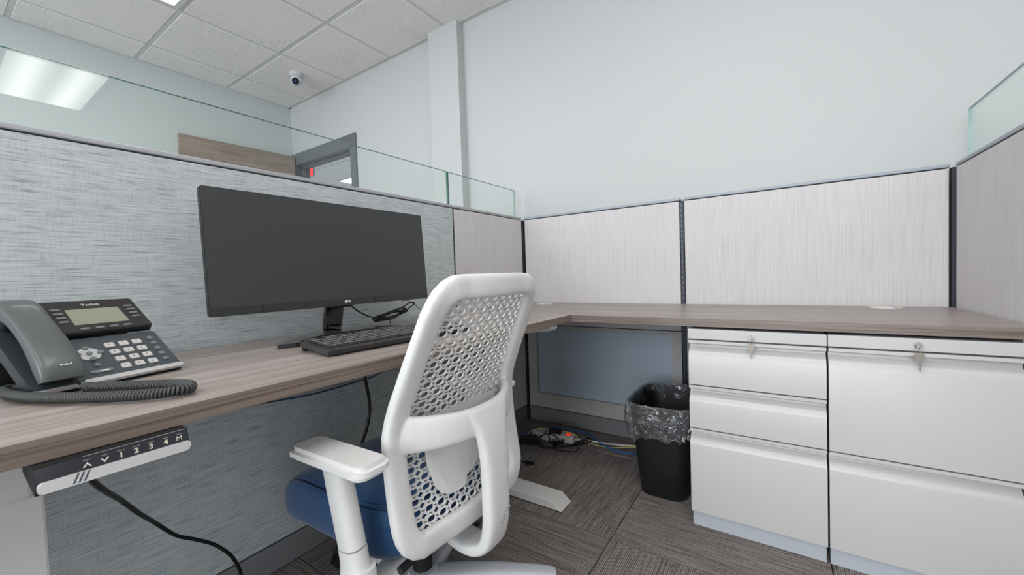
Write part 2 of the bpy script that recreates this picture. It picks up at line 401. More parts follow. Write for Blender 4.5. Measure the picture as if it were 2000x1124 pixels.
# dome camera
t = thing('security_camera', (-3.34, 1.85, ZC-.1), 'white turret security camera with a black lens under the ceiling tile', 'security camera')
cxx, cyy = -3.34, 1.86
bm = bmesh.new(); prism(bm, disc(cxx, cyy, .056, 28), ZC-.034, ZC-.003); bmesh.ops.bevel(bm, geom=[e for e in bm.edges if abs(e.verts[0].co.z-e.verts[1].co.z) < 1e-5 and e.verts[0].co.z < ZC-.03], offset=.008, segments=3, affect='EDGES')
put('mount_ring', bm, m_domew, t, smooth=40)
bm = bmesh.new(); bmesh.ops.create_uvsphere(bm, u_segments=28, v_segments=16, radius=.047, matrix=Matrix.Translation((cxx, cyy, ZC-.055)))
put('camera_ball', bm, m_domew, t, smooth=60)
dv = (Vector((1.1, -1.0, -.95))).normalized(); cb = Vector((cxx, cyy, ZC-.055))
q = dv.to_track_quat('Z', 'Y').to_matrix().to_4x4()
def cyl(bm, c, axis, r, h, n=24, r2=None):
    qq = Vector(axis).to_track_quat('Z', 'Y').to_matrix().to_4x4()
    bmesh.ops.create_cone(bm, cap_ends=True, segments=n, radius1=r, radius2=r if r2 is None else r2, depth=h, matrix=Matrix.Translation(c)@qq)
    return bm
put('lens_face', cyl(bmesh.new(), cb+dv*.042, dv, .027, .012), m_gloss, t, smooth=40)
put('lens', cyl(bmesh.new(), cb+dv*.049, dv, .012, .004), m_cbn, t, smooth=40)

# ------------------------------------------------------------ cubicle partitions
XL, YB, XR, PH = -1.3263, 2.1186, .53, 1.2481
def post(name, x, y, s, label):
    o = put(name, B((x-s, x+s, y-s, y+s, 0.001, PH-.003)), m_dark); return tag(o, label, 'partition post')
def panelL(y0, y1, fab, fabname, label, cap=m_cap):
    t = thing('partition_panel', (XL-.03, (y0+y1)/2, 0), label, 'partition')
    put('core_frame', B((XL-.056, XL-.008, y0, y1, .004, PH-.004)), m_dark, t)
    put(fabname, B((XL-.012, XL, y0+.003, y1-.003, .0945, PH-.0045), bev=.0015, seg=1), fab, t)
    put(fabname+'_far_side', B((XL-.066, XL-.056, y0+.003, y1-.003, .0945, PH-.0045)), fab, t)
    put('top_cap', B((XL-.066, XL+.001, y0, y1, PH, PH+.013), bev=.003), cap, t)
    put('raceway', B((XL-.062, XL-.002, y0+.002, y1-.002, .004, .0885), bev=.001, seg=1), m_base, t)
    return t
panelL(-2.2, 1.4835, m_fabA, 'fabric_face', 'long partition panel behind the monitor in blue-grey horizontal weave')
panelL(1.4915, 2.109, m_fabB, 'fabric_face', 'narrow pale partition panel beside the back left corner, right of the monitor')
post('corner_post', XL-.004, YB+.004, .011, 'dark upright in the back left corner of the cubicle')
post('corner_post', XR+.004, YB+.004, .014, 'dark upright in the back right corner of the cubicle')
def panelB(x0, x1, label, insert):
    t = thing('partition_panel', ((x0+x1)/2, YB+.03, 0), label, 'partition')
    put('core_frame', B((x0, x1, YB+.034, YB+.05, .004, PH-.004)), m_dark, t)
    put('fabric_face', B((x0+.003, x1-.003, YB, YB+.034, .601, PH-.0045), bev=.0015, seg=1), m_fabB, t)
    put('top_cap', B((x0, x1, YB-.001, YB+.055, PH, PH+.013), bev=.003), m_capB, t)
    put('raceway', B((x0+.002, x1-.002, YB+.002, YB+.05, .004, .0885), bev=.001, seg=1), m_base, t)
    bx = [(x0+.003, x0+.062, YB, YB+.034, .094, .597), (x1-.05, x1-.003, YB, YB+.034, .094, .597), (x0+.062, x1-.05, YB, YB+.034, .094, .178), (x0+.062, x1-.05, YB, YB+.034, .575, .597)]
    put('insert_frame', B(*bx), m_base2, t)
    put('insert_pane', B((x0+.058, x1-.046, YB+.024, YB+.0265, .170, .580)), m_frost, t)
m_base2 = streak('insert_frame_grey', [((900, 900, 5), (172, 168, 165), .5, .75, 1)], (190, 187, 184), .6)
m_frost = mat('frosted_blue_grey_pane', (182, 196, 208), .28, spec=.6)
panelB(XL+.012, -.409, 'pale back partition panel above the waste bin, left of the slotted seam', True)
panelB(-.391, XR-.012, 'pale back partition panel above the drawer pedestals', True)
sp = thing('slotted_post', (-.40, YB, 0), 'thin slotted steel upright between the two back partition panels', 'partition post')
put('channel', B((-.4085, -.3915, YB+.004, YB+.014, .004, PH-.003)), m_dark, sp)
bm = bmesh.new()
for k in range(44): abox(bm, -.4045, -.3985, YB+.001, YB+.0045, .12+k*.0255, .12+k*.0255+.0165)
tag(put('slot_strip', bm, m_slot, sp), kind='stuff')
def panelR():
    y0, y1 = .2, YB-.011
    t = thing('partition_panel', (XR+.03, 1.3, 0), 'grey partition panel at the right edge, above the end of the worksurface', 'partition')
    put('core_frame', B((XR+.01, XR+.056, y0, y1, .004, PH-.004)), m_dark, t)
    put('fabric_face', B((XR, XR+.012, y0, y1-.003, .0945, PH-.0045), bev=.0015, seg=1), m_fabB, t)
    put('fabric_face_far_side', B((XR+.056, XR+.066, y0, y1, .0945, PH-.0045)), m_fabB, t)
    put('top_cap', B((XR-.001, XR+.066, y0, y1, PH, PH+.013), bev=.003), m_capB, t)
    put('raceway', B((XR+.002, XR+.062, y0, y1, .004, .0885), bev=.001, seg=1), m_base, t)
panelR()
def glass(name, x, y0, y1, z0, z1, label, e0, e1, top):
    t = thing(name, (x, (y0+y1)/2, z0), label, 'glass screen'); h = .0045
    put('pane', B((x-h, x+h, y0+.0008, y1-.0008, z0, z1-.0008)), m_glass, t)
    put('polished_top_edge', B((x-h, x+h, y0, y1, z1-.0008, z1)), top, t)
    put('polished_end', B((x-h, x+h, y0, y0+.0008, z0, z1)), e0, t)
    put('polished_end', B((x-h, x+h, y1-.0008, y1, z0, z1)), e1, t)
GZ = 1.4285
m_topedge = mat('glass_top_edge', (150, 190, 182), .1, spec=.8)
glass('glass_screen', XL-.033, -2.1, 1.484, PH+.014, GZ, 'long clear glass screen on top of the left partition, a ceiling light mirrored in it', m_gedge, m_gdark, m_topedge)
glass('glass_screen', XL-.033, 1.491, 2.088, PH+.014, GZ, 'short clear glass screen on the left partition next to the corner', m_gdark, m_gedge, m_topedge)
glass('glass_screen', XR+.033, .25, 2.10, PH+.014, 1.4435, 'clear glass screen on the right-hand partition at the right edge', m_gedge, m_topedge, m_topedge)

# ------------------------------------------------------------ worksurfaces
DT, DB = .737, .7095
t = thing('standing_desk', (-1.02, .45, 0), 'long height-adjustable desk with grey-brown laminate top along the left partition', 'desk')
put('desktop', B((-1.312, -.7215, -1.0, 1.4985, DB, DT)), m_woodY, t)
put('edge_band', B((-.7215, -.7202, -1.0, 1.4985, DB, DT), (-1.312, -.7202, 1.4985, 1.4994, DB, DT)), m_edgeY, t)
# near leg
lg = put('leg', B((-1.01, -.93, -.0, .098, .36, .605), bev=.004), m_deskleg, t)
put('inner_tube', B((-1.0, -.94, .01, .088, .03, .36), bev=.004), m_deskleg, lg)
put('leg_housing', B((-1.05, -.90, -.55, .085, .612, .709), bev=.006), m_deskleg, t)
put('foot', B((-1.28, -.69, .005, .095, .004, .034), bev=.004), m_white, t)
lg2 = put('leg', B((-1.04, -.96, 1.335, 1.405, .36, .66), bev=.004), m_white, t)
put('inner_tube', B((-1.03, -.97, 1.343, 1.397, .034, .36), bev=.004), m_white, lg2)
bm = bmesh.new(); prism(bm, [(-1.29, .004), (-.695, .004), (-.735, .036), (-1.29, .036)], 1.325, 1.412, lambda a, b, c: (a, c, b))
bmesh.ops.bevel(bm, geom=list(bm.edges), offset=.003, segments=2, affect='EDGES'); ft = put('foot', bm, m_white, t, smooth=40)
put('glide', cyl(bmesh.new(), (-.745, 1.368, .003), (0, 0, 1), .018, .006), m_pedside, ft)
bm = bmesh.new(); prism(bm, [(-1.28, .655), (-.90, .668), (-.735, .690)]+[(-.729, .697), (-.729, .7085), (-1.28, .7085)], 1.345, 1.395, lambda a, b, c: (a, c, b)); put('support_arm', bm, m_white, t)
put('crossbeam', B((-1.10, -1.05, .09, 1.34, .655, .705), bev=.004), m_deskleg, t)
# hand control under the edge
cp = thing('desk_control_panel', (-.71, .137, .68), 'black and silver button panel under the front edge of the desk', 'control panel')
bm = bmesh.new(); prism(bm, [(-.79, .7085), (-.79, .684), (-.702, .677), (-.6955, .684), (-.702, .7085)], .066, .2075, lambda a, b, c: (a, c, b)); put('body', bm, m_blkm, cp)
va, vb = Vector((-.6985, 0, .6855)), Vector((-.7015, 0, .7082)); dn = (vb-va).normalized(); nn = Vector((1, 0, 0)); nn = (nn-dn*nn.dot(dn)).normalized()
def cpf(a, b, c): v = va+dn*b+nn*c; return (v.x, a, v.z)
fl = (vb-va).length
bm = bmesh.new(); prism(bm, rrect(.0662, .2060, .0068, fl-.0003, .0015), .0022, .0035, cpf); put('black_fascia', bm, mat('fascia_dark', (44, 45, 52), .15), cp)
put('top_glint', B((-.7030, -.7016, .105, .2055, .7072, .7082)), m_silver, cp)
bm = bmesh.new(); prism(bm, rrect(.067, .2085, -.0065, .0068, .0045), .001, .0055, cpf); bmesh.ops.bevel(bm, geom=[e for e in bm.edges if all(abs((Vector((v.co.x, 0, v.co.z))-va).dot(nn)-.0055) < 1e-4 for v in e.verts)], offset=.002, segments=2, affect='EDGES'); put('silver_lip', bm, m_silver, cp, smooth=40)
bm = bmesh.new()
for k in range(3): prism(bm, [(.094+k*.0045, -.005), (.0958+k*.0045, -.005), (.1005+k*.0045, .006), (.0987+k*.0045, .006)], .0053, .0058, cpf)
put('lip_stripe', bm, m_phone, cp)
sym = [('^', .1075), ('v', .1225), ('1', .1375), ('2', .152), ('3', .1665), ('4', .182), ('M', .1965)]
for ch, yy in sym:
    o = Vector(cpf(yy, .0125, .0036))
    if ch in '^v':
        s = 1 if ch == '^' else -1; bm = bmesh.new()
        prism(bm, [(yy-.004, .0125-s*.0025), (yy-.0022, .0125-s*.0025), (yy, .0125+s*.0008), (yy+.0022, .0125-s*.0025), (yy+.004, .0125-s*.0025), (yy, .0125+s*.003)], .0034, .0042, cpf)
        put('arrow_mark', bm, m_cream, cp)
    else: text('numeral', ch, .0090, m_cream, cp, o, (0, 1, 0), dn, .0003, bold=.0003 if ch != 'M' else 0)
    bm = bmesh.new(); prism(bm, [(yy-.0035, .0178), (yy+.0035, .0178), (yy+.0035, .0186), (yy-.0035, .0186)], .0034, .004, cpf); put('button_bar', bm, m_keyrim, cp)

t = thing('corner_worksurface', (-.4, 1.81, DB), 'fixed grey-brown laminate worksurface along the back partition, above the pedestals', 'worksurface')
put('worktop', B((XL+.004, XR-.006, 1.5025, YB-.006, DB, DT)), m_woodX, t)
put('edge_band', B((-.7202, XR-.006, 1.5008, 1.5025, DB, DT)), m_edgeX, t)
put('support_bracket', B((.501, .520, 1.53, 2.10, .690, .7085)), m_deskleg, t)
for gxx, gyy, lab in ((-1.127, 2.015, 'oval grey cable grommet at the far left of the back worksurface'), (.33, 2.05, 'oval grey cable grommet in the right end of the back worksurface')):
    g = thing('cable_grommet', (gxx, gyy, DT), lab, 'grommet')
    bm = bmesh.new(); prism(bm, disc(gxx, gyy, .047, 32, .045), DT, DT+.003); put('flange', bm, m_white, g, smooth=40)
    bm = bmesh.new(); prism(bm, disc(gxx, gyy, .038, 32, .036), DT+.003, DT+.0042); put('cover', bm, m_white, g, smooth=40)
    put('finger_tab', B((gxx+.012, gxx+.03, gyy-.03, gyy-.015, DT+.0042, DT+.005)), m_dark, g)

# ------------------------------------------------------------ pedestals
def pedestal(x0, x1, zs, lockx, label, klabel):
    """zs: drawer boundaries from top to bottom"""
    yf = 1.4929; t = thing('drawer_pedestal', ((x0+x1)/2, 1.78, 0), label, 'drawer pedestal')
    put('body', B((x0+.004, x1-.004, yf+.029, 2.06, .035, .700)), m_pedside, t)
    put('plinth', B((x0+.004, x1-.004, yf+.017, 2.05, .001, .06)), m_pedside, t)
    rail = put('top_rail', B((x0, x1, yf, yf+.02, .667, .7014), bev=.0018), m_ped, t)
    for k in range(len(zs)-1):
        zt, zb = zs[k], zs[k+1]+.004
        # profile (y offset from front, z): flat lip, recess for fingers, rounded shoulder
        pr = [(.000, zt), (.000, zt-.0095), (.003, zt-.0115), (.0245, zt-.0125), (.0250, zt-.022), (.0235, zt-.0255), (.015, zt-.034), (.0065, zt-.0415), (.002, zt-.048), (.0, zt-.056), (.0, zb), (.028, zb), (.028, zt)]
        bm = bmesh.new(); prism(bm, [(a+yf, b) for a, b in pr], x0+.0015, x1-.0015, lambda a, b, c: (c, a, b))
        dr = put('drawer_front', bm, m_ped, t, smooth=30)
    lk = put('lock', cyl(bmesh.new(), (lockx, yf-.001, .684), (0, 1, 0), .0095, .008), m_chrome, t, smooth=40)
    put('lock_plug', cyl(bmesh.new(), (lockx, yf-.0055, .684), (0, 1, 0), .006, .003), m_steel, lk, smooth=40)
    # keys: one in the plug, one hanging from its ring
    kt = thing('key_set', (lockx, yf-.012, .62), klabel, 'keys')
    bm = bmesh.new()
    rs = []
    for a in range(15): th = -.9*math.pi/2+a*2*math.pi/14; rs.append((lockx+.0015, yf-.0165+.004*math.cos(th), .6725+.0085*math.sin(th)))
    sweep(bm, rs[:-1], .0008, ref=(1, 0, 0), n=6, closed=True); put('key_ring', bm, m_chrome, kt, smooth=60)
    f = lambda a, b, c: (lockx+a, yf-.0145+c, .652+b)
    bm = bmesh.new(); prism(bm, [(-.0095, .012), (.0095, .010), (.0095, -.002), (.006, -.009), (.004, -.012), (.0035, -.034), (.0015, -.036), (-.0005, -.033), (-.0012, -.028), (.0, -.024), (-.0015, -.019), (-.0005, -.013), (-.003, -.010), (-.0095, -.001)], -.0012, .0012, f)
    put('hanging_key', bm, m_steel, kt)
    bm = bmesh.new(); prism(bm, rrect(-.0105, .0105, .016, .030, .005), -.006, -.0045, lambda a, b, c: (lockx+a*.35+c*.6+.002, yf-.006+c, .662+b*.9)); put('key_head', bm, m_chrome, kt)
pedestal(-.2704, .1124, [.6625, .5045, .3525, .055], -.081, 'white three-drawer steel pedestal beside the waste bin', 'silver keys hanging in the lock of the three-drawer pedestal')
pedestal(.1145, .4975, [.6625, .3515, .055], .305, 'white two-drawer file pedestal at the right edge', 'silver keys hanging in the lock of the two-drawer file pedestal')

# ------------------------------------------------------------ monitor
t = thing('monitor', (-1.14, .73, DT), 'wide black computer monitor standing on the left desk', 'monitor')
TH = math.atan2(.02, .31)
def mp(a, b, c):   # a along y, b up the panel, c toward viewer
    return (-1.10-b*math.sin(TH)+c*math.cos(TH), .38+a, .834+b*math.cos(TH)+c*math.sin(TH))
MW, MH = .693, .3107
bm = bmesh.new(); prism(bm, rrect(0, MW, 0, MH, .007, 4), -.022, -.001, mp)
bmesh.ops.bevel(bm, geom=[e for e in bm.edges if all(abs(Vector(v.co-Vector(mp(0, 0, -.022))).dot(Vector(mp(0, 0, 1))-Vector(mp(0, 0, 0)))) < 1e-4 for v in e.verts)], offset=.008, segments=3, affect='EDGES')
put('housing', bm, m_blk, t, smooth=40)
bm = bmesh.new(); prism(bm, rrect(.10, MW-.10, .03, .2, .03, 4), -.05, -.022, mp); put('rear_bulge', bm, m_blkm, t, smooth=40)
bm = bmesh.new(); prism(bm, rrect(.0015, MW-.0015, .0215, MH-.0015, .004, 4), -.002, -.0004, mp); put('screen', bm, m_screen, t)
bm = bmesh.new(); prism(bm, rrect(.0015, MW-.0015, .0012, .0212, .004, 4), -.002, .0006, mp); bz = put('lower_bezel', bm, m_gloss2 if 'm_gloss2' in globals() else mat('bezel_black', (46, 45, 45), .3), t)
lw = mat('logo_white', (235, 235, 235), .5)
bm = bmesh.new(); prism(bm, disc(.352, .0122, .0042, 20), .0006, .0011, mp); put('round_logo', bm, lw, bz)
bm = bmesh.new(); prism(bm, disc(.3505, .0138, .0006, 10), .0011, .0014, mp); prism(bm, [(.3517, .0100), (.3522, .0100), (.3522, .0142), (.3517, .0142)], .0011, .0014, mp); prism(bm, [(.3517, .0100), (.3537, .0100), (.3537, .0105), (.3517, .0105)], .0011, .0014, mp); put('logo_face_mark', bm, m_blk, bz)
ayv = Vector(mp(0, 1, 0))-Vector(mp(0, 0, 0))
text('logo_letters', 'LG', .0088, lw, bz, mp(.3632, .0122, .0008), (0, 1, 0), ayv, .0002, bold=.0003)
for a in (.115, .455):
    bm = bmesh.new(); prism(bm, [(a, .0015), (a+.003, .0015), (a+.001, .0205), (a-.002, .0205)], .0005, .0010, mp); put('bezel_gap', bm, m_gloss, bz)
# stand
bm = bmesh.new(); sweep(bm, cr([(-1.138, .722, .862), (-1.148, .720, .815), (-1.155, .718, .775), (-1.15, .715, .756), (-1.13, .713, .748)], 6), [(.03, .008)]*25, ref=(1, 0, .2), n=16, sup=6); put('stand_neck', bm, m_gloss, t, smooth=50)
bm = bmesh.new(); abox(bm, -1.155, -1.105, .695, .755, .828, .846, .004); put('hinge', bm, m_blkm, t, smooth=40)
put('cable_clip', B((-1.150, -1.130, .681, .693, .765, .781), bev=.002), m_gloss, t)
bm = bmesh.new(); pth = []; rad = []
for k in range(25):
    th = R(-78+156*k/24); pth.append((-1.045-.135*math.cos(th), .742+.205*math.sin(th), .7435)); e = abs(k-12)/12; rad.append((.040-.014*e, .0055))
sweep(bm, pth, rad, ref=(0, 0, 1), n=16, sup=7); put('stand_base', bm, m_gloss, t, smooth=50)

# monitor cable bundle
cb = thing('monitor_cable', (-1.2, .98, DT), 'coiled black cable hanging behind the monitor, right of its stand', 'cable')
lead = [(-1.15, .775, .835), (-1.18, .80, .832), (-1.20, .83, .812), (-1.20, .875, .785), (-1.20, .92, .772), (-1.20, .955, .770)]
put('lead', cable(lead, .0028), m_cb, cb, smooth=60)
bm = bmesh.new(); pts = []
for k in range(46):
    th = 2*math.pi*k/15; j = k/45
    a, b = math.cos(th), math.sin(th)
    L = .055+.02*math.sin(k*.9)
    ctr = Vector((-1.20+.006*math.sin(k*1.7), .978+.012*math.sin(k*.5), .776+.006*math.sin(k*.33)))
    pts.append(tuple(ctr+Vector((.004*b, L*a*.92, L*a*.18+.012*b))))
sweep(bm, cr(pts, 4), .0026, ref=(1, 0, .1), n=7)
lp = [(-1.2, .95, .775), (-1.2, 1.02, .795), (-1.2, 1.075, .815), (-1.2, 1.098, .812), (-1.2, 1.07, .796), (-1.2, 1.02, .778), (-1.2, .965, .768)]
sweep(bm, cr(lp, 6), .0026, ref=(1, 0, .1), n=7); put('coil', bm, m_cb, cb, smooth=60)
put('twist_tie', cable([(-1.19, .955, .792), (-1.187, .965, .765), (-1.195, .972, .744)], .002), m_cb, cb)
put('tie_end', cable([(-1.2, 1.036, .825), (-1.2, 1.06, .825), (-1.2, 1.10, .803), (-1.2, 1.13, .782), (-1.2, 1.145, .778)], .0015), m_cb, cb)

# ------------------------------------------------------------ keyboard
kb = thing('keyboard', (-.90, .73, DT), 'dark grey full-size computer keyboard in front of the monitor', 'keyboard')
KA = R(-4.5)   # the long axis turns slightly off the y axis
kx, ky = -.842, .512
def kp(a, b, c):  # a along length, b depth toward the monitor, c height
    dx, dy = math.sin(-KA), math.cos(KA)
    return (kx+a*dx-b*dy, ky+a*dy+b*dx, DT+.001+c+b*.075)
KL, KD = .447, .142
bm = bmesh.new(); prof = [(.006, .002), (-.001, .0135), (.012, .0165), (.128, .0165), (KD, .0135), (KD, .001)]
prism(bm, prof, 0, KL, lambda a, b, c: kp(c, a, b)); bmesh.ops.bevel(bm, geom=list(bm.edges), offset=.0015, segments=2, affect='EDGES'); put('case', bm, m_kb, kb, smooth=35)
bm = bmesh.new(); prism(bm, rrect(.008, KL-.008, .018, .122, .003), .0155, .0175, kp); put('key_well', bm, m_blk, kb)
put('riser_foot', B((-1.00, -.985, .535, .56, DT, DT+.010)), m_blk, kb)
def kcap(w, dpt, h=.0058):
    bm = bmesh.new(); c0 = [bm.verts.new((s*(w/2), q*(dpt/2), 0)) for s, q in ((-1, -1), (1, -1), (1, 1), (-1, 1))]
    c1 = [bm.verts.new((s*(w/2-.0018), q*(dpt/2-.0022)+.0006, h)) for s, q in ((-1, -1), (1, -1), (1, 1), (-1, 1))]
    for i in range(4): bm.faces.new((c0[i], c0[(i+1) % 4], c1[(i+1) % 4], c1[i]))
    bm.faces.new(c1)
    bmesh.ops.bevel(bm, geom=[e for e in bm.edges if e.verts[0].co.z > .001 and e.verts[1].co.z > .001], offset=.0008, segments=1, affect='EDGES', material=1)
    return bm
kproto = {}
kang = math.atan2(kp(1, 0, 0)[1]-kp(0, 0, 0)[1], kp(1, 0, 0)[0]-kp(0, 0, 0)[0])
U = .019
rows = [  # (b, [widths or gaps])
 (.1125, [1, -1, 1, 1, 1, 1, -.5, 1, 1, 1, 1, -.5, 1, 1, 1, 1, -.25, 1, 1, 1]),
 (.0925, [1]*13+[2, -.25, 1, 1, 1, -.25, 1, 1, 1, 1]),
 (.0745, [1.5]+[1]*12+[1.5, -.25, 1, 1, 1, -.25, 1, 1, 1, 1]),
 (.0565, [1.75]+[1]*11+[2.25, -3.5, 1, 1, 1]),
 (.0385, [2.25]+[1]*10+[2.75, -1.25, 1, -1.25, 1, 1, 1, 1]),
 (.0205, [1.25, 1.25, 1.25, 6.25, 1.25, 1.25, 1.25, 1.25, -.25, 1, 1, 1, -.25, 2, 1])]
for b, ws in rows:
    a = .009
    for wd in ws:
        if wd < 0: a += -wd*U; continue
        key = wd; pos = kp(a+wd*U/2, b+.006, .0172)
        if key not in kproto:
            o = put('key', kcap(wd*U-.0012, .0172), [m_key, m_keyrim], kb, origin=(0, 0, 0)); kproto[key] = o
            o.location = Vector(pos)-WL[kb.name]; WL[o.name] = Vector(pos)
        else: o = inst(kproto[key], 'key', pos, kb)
        o.rotation_euler = (0, 0, kang); a += wd*U
        # tilt with the deck
        o.rotation_mode = 'XYZ'

# ------------------------------------------------------------ phone
PX, PY, PYAW, PT = -.979, .0995, R(103.965), R(37.5)
PA = Vector((math.cos(PYAW), math.sin(PYAW), 0)); PBh = Vector((-math.sin(PYAW), math.cos(PYAW), 0)); PB = PBh*math.cos(PT)+Vector((0, 0, math.sin(PT))); PN = PA.cross(PB)
PO = Vector((PX, PY, DT+.012))
def pp(a, b, c): v = PO+PA*a+PB*b+PN*c; return (v.x, v.y, v.z)
ph = thing('desk_phone', (-1.05, .18, DT), 'dark slate desk telephone with screen and coiled cord at the left edge of the desk', 'telephone')
bm = bmesh.new(); prism(bm, rrect(0, .2095, .001, .112, .006), -.014, 0, pp); bmesh.ops.bevel(bm, geom=[e for e in bm.edges], offset=.0012, segments=1, affect='EDGES'); bd = put('keypad_body', bm, m_phone, ph, smooth=40)
bm = bmesh.new(); prism(bm, rrect(-.001, .2105, -.004, .0055, .004), -.004, .0022, pp); put('silver_strip', bm, m_silver, bd, smooth=40)
bm = bmesh.new(); prism(bm, rrect(.0, .2105, -.003, .012, .004), -.012, -.004, pp); put('front_lip', bm, m_blk, bd, smooth=40)
bm = bmesh.new(); prism(bm, rrect(.055, .2105, .117, .214, .007), -.004, .010, pp); bmesh.ops.bevel(bm, geom=[e for e in bm.edges if e.calc_length() > .004], offset=.0012, segments=1, affect='EDGES'); dm = put('display_module', bm, m_blk, ph, smooth=40)
bm = bmesh.new(); prism(bm, rrect(.067, .2075, .120, .211, .006), .0098, .0107, pp); put('gloss_fascia', bm, m_gloss2 if 'm_gloss2' in globals() else mat('phone_fascia', (48, 45, 44), .18), dm)
bm = bmesh.new(); prism(bm, [(.0945, .139), (.178, .139), (.1765, .1855), (.0965, .1855)], .0105, .0113, pp); put('lcd_screen', bm, m_lcd, dm)
text('maker_name', 'Yealink', .0095, m_wht, dm, pp(.1385, .1985, .0109), PA, PB, .0002)
def pkeys(nm, lst, w, h, m, ht, base, r=.0015, parent=None):
    src = None
    for a, b in lst:
        if src is None:
            bm = bmesh.new(); prism(bm, rrect(-w/2, w/2, -h/2, h/2, r, 3), 0, ht, lambda x, y, z: tuple(PA*x+PB*y+PN*z))
            src = put(nm, bm, m, parent, origin=(0, 0, 0)); L = Vector(pp(a, b, base)); src.location = L-WL[parent.name]; WL[src.name] = L
        else: inst(src, nm, pp(a, b, base), parent)
pkeys('line_key', [(.0835, .1862-k*.0122) for k in range(4)]+[(.194, .1862-k*.0115) for k in range(4)], .0135, .0048, m_pkeyd, .0022, .0104, .0018, dm)
pkeys('soft_key', [(.1045+k*.0215, .1262) for k in range(4)], .0135, .0046, m_pkeyd, .0022, .0104, .0018, dm)
kp9 = [(.1255+i*.0214, .0838-j*.0202) for j in range(4) for i in range(3)]
pkeys('number_key', kp9, .0142, .0120, m_pkey, .0026, 0, .0022, bd)
for (a, b), ch in zip(kp9, ['1', '2', '3', '4', '5', '6', '7', '8', '9', '*', '0', '#']):
    text('key_digit', ch, .0062, m_ink, bd, pp(a-.001, b, .0027), PA, PB, .0001)
pkeys('feature_key', [(.1925, .0887), (.192, .0727)], .009, .0095, m_pkeyd, .003, 0, .004, bd)
pkeys('feature_key', [(.1915, .0567), (.191, .0402), (.1905, .0238)], .009, .0085, m_pkeyd, .003, 0, .0018, bd)
bm = bmesh.new(); prism(bm, disc(.0895, .067, .0165, 28), 0, .0022, pp); put('navigation_ring', bm, m_silver, bd, smooth=40)
pkeys('navigation_button', [(.0895, .067), (.0895, .082), (.0895, .0525), (.0745, .0675), (.1050, .0665)], .0085, .0085, m_pkeyd, .0042, .0005, .0041, bd)
pkeys('message_key', [(.0895, .0363)], .0085, .0085, m_pkeyd, .003, 0, .004, bd)
bm = bmesh.new(); prism(bm, rrect(.0735, .1055, .0165, .0235, .0033), 0, .0022, pp); vb_ = put('volume_bar', bm, m_pkeyd, bd)
bm = bmesh.new(); prism(bm, [(.081, .0195), (.099, .0182), (.099, .0218)], .0022, .0026, pp); put('volume_wedge', bm, m_wht, vb_)
# cradle and stand
bm = bmesh.new(); prism(bm, rrect(-.004, .062, .0, .214, .008), -.016, .004, pp); put('cradle', bm, mat('cradle_slate', (52, 59, 62), .4), ph, smooth=40)
bm = bmesh.new()
q0 = Vector(pp(.02, .16, -.014)); q1 = Vector(pp(.19, .16, -.014))
for (s0, s1) in ((q0, q1),):
    dirb = Vector((PBh.x, PBh.y, 0))*.075
    a_, b_ = Vector((s0.x, s0.y, s0.z)), Vector((s1.x, s1.y, s1.z))
    f0 = Vector((s0.x, s0.y, DT+.0005))+dirb; f1 = Vector((s1.x, s1.y, DT+.0005))+dirb
    th_ = Vector((PBh.x, PBh.y, 0))*-.012
    vs = [bm.verts.new(v) for v in (a_, b_, b_+th_, a_+th_, f0, f1, f1+th_, f0+th_)]
    for f in ((0, 1, 2, 3), (4, 5, 6, 7), (0, 1, 5, 4), (1, 2, 6, 5), (2, 3, 7, 6), (3, 0, 4, 7)): bm.faces.new([vs[i] for i in f])
put('stand', bm, m_blk, ph)
# handset: arched bar over the cradle
hc = [(.029, .002, .016), (.029, .018, .026), (.029, .050, .034), (.028, .090, .039), (.027, .130, .040), (.026, .162, .036), (.026, .184, .026), (.026, .194, .014)]
hw = [(.026, .010), (.0275, .014), (.0265, .0125), (.0245, .011), (.0245, .011), (.0265, .013), (.0275, .014), (.026, .008)]
hp = cr([c+w_ for c, w_ in zip(hc, hw)], 6)
bm = bmesh.new(); sweep(bm, [pp(*p[:3]) for p in hp], [(p[3], p[4]) for p in hp], ref=PN, n=24, sup=4.5); hs = put('handset', bm, m_hand, ph, smooth=60)
for b0, b1 in ((.008, .05), (.145, .190)):
    bm = bmesh.new(); prism(bm, rrect(.006, .052, b0, b1, .01), .004, .036, pp); put('handset_cup', bm, m_blk, hs, smooth=40)
hdP = Vector(pp(.0325, .014, .0395)); text('hd_mark', 'HD', .010, m_wht, hs, hdP, PA, (PB-PN*.2), .0003, bold=.0004)
# coiled cord: thin leads and helix lying on the desk
path = [(-.957, .150, .748), (-.935, .165, .748), (-.900, .188, .748), (-.862, .213, .748), (-.834, .232, .748), (-.806, .243, .748), (-.781, .238, .748), (-.775, .220, .748), (-.792, .192, .748), (-.822, .165, .748), (-.862, .138, .748), (-.905, .112, .748), (-.955, .090, .748), (-1.005, .078, .748), (-1.045, .075, .748), (-1.066, .080, .748), (-1.06, .092, .748), (-1.035, .102, .748)]
pc = cr(path, 10)
seg = [0]
for i in range(1, len(pc)): seg.append(seg[-1]+(Vector(pc[i])-Vector(pc[i-1])).length)
Ltot = seg[-1]; NT = int(Ltot/.0046); hx = []
k = 0
for s in range(NT*12+1):
    d_ = Ltot*s/(NT*12)
    while k < len(seg)-2 and seg[k+1] < d_: k += 1
    f = (d_-seg[k])/max(1e-9, seg[k+1]-seg[k]); A_, B_ = Vector(pc[k]), Vector(pc[k+1]); P_ = A_.lerp(B_, f); T_ = (B_-A_).normalized()
    S_ = T_.cross(Vector((0, 0, 1))).normalized(); Q_ = S_.cross(T_); th = 2*math.pi*s/12
    hx.append(P_+S_*.0062*math.cos(th)+Q_*.0062*math.sin(th))
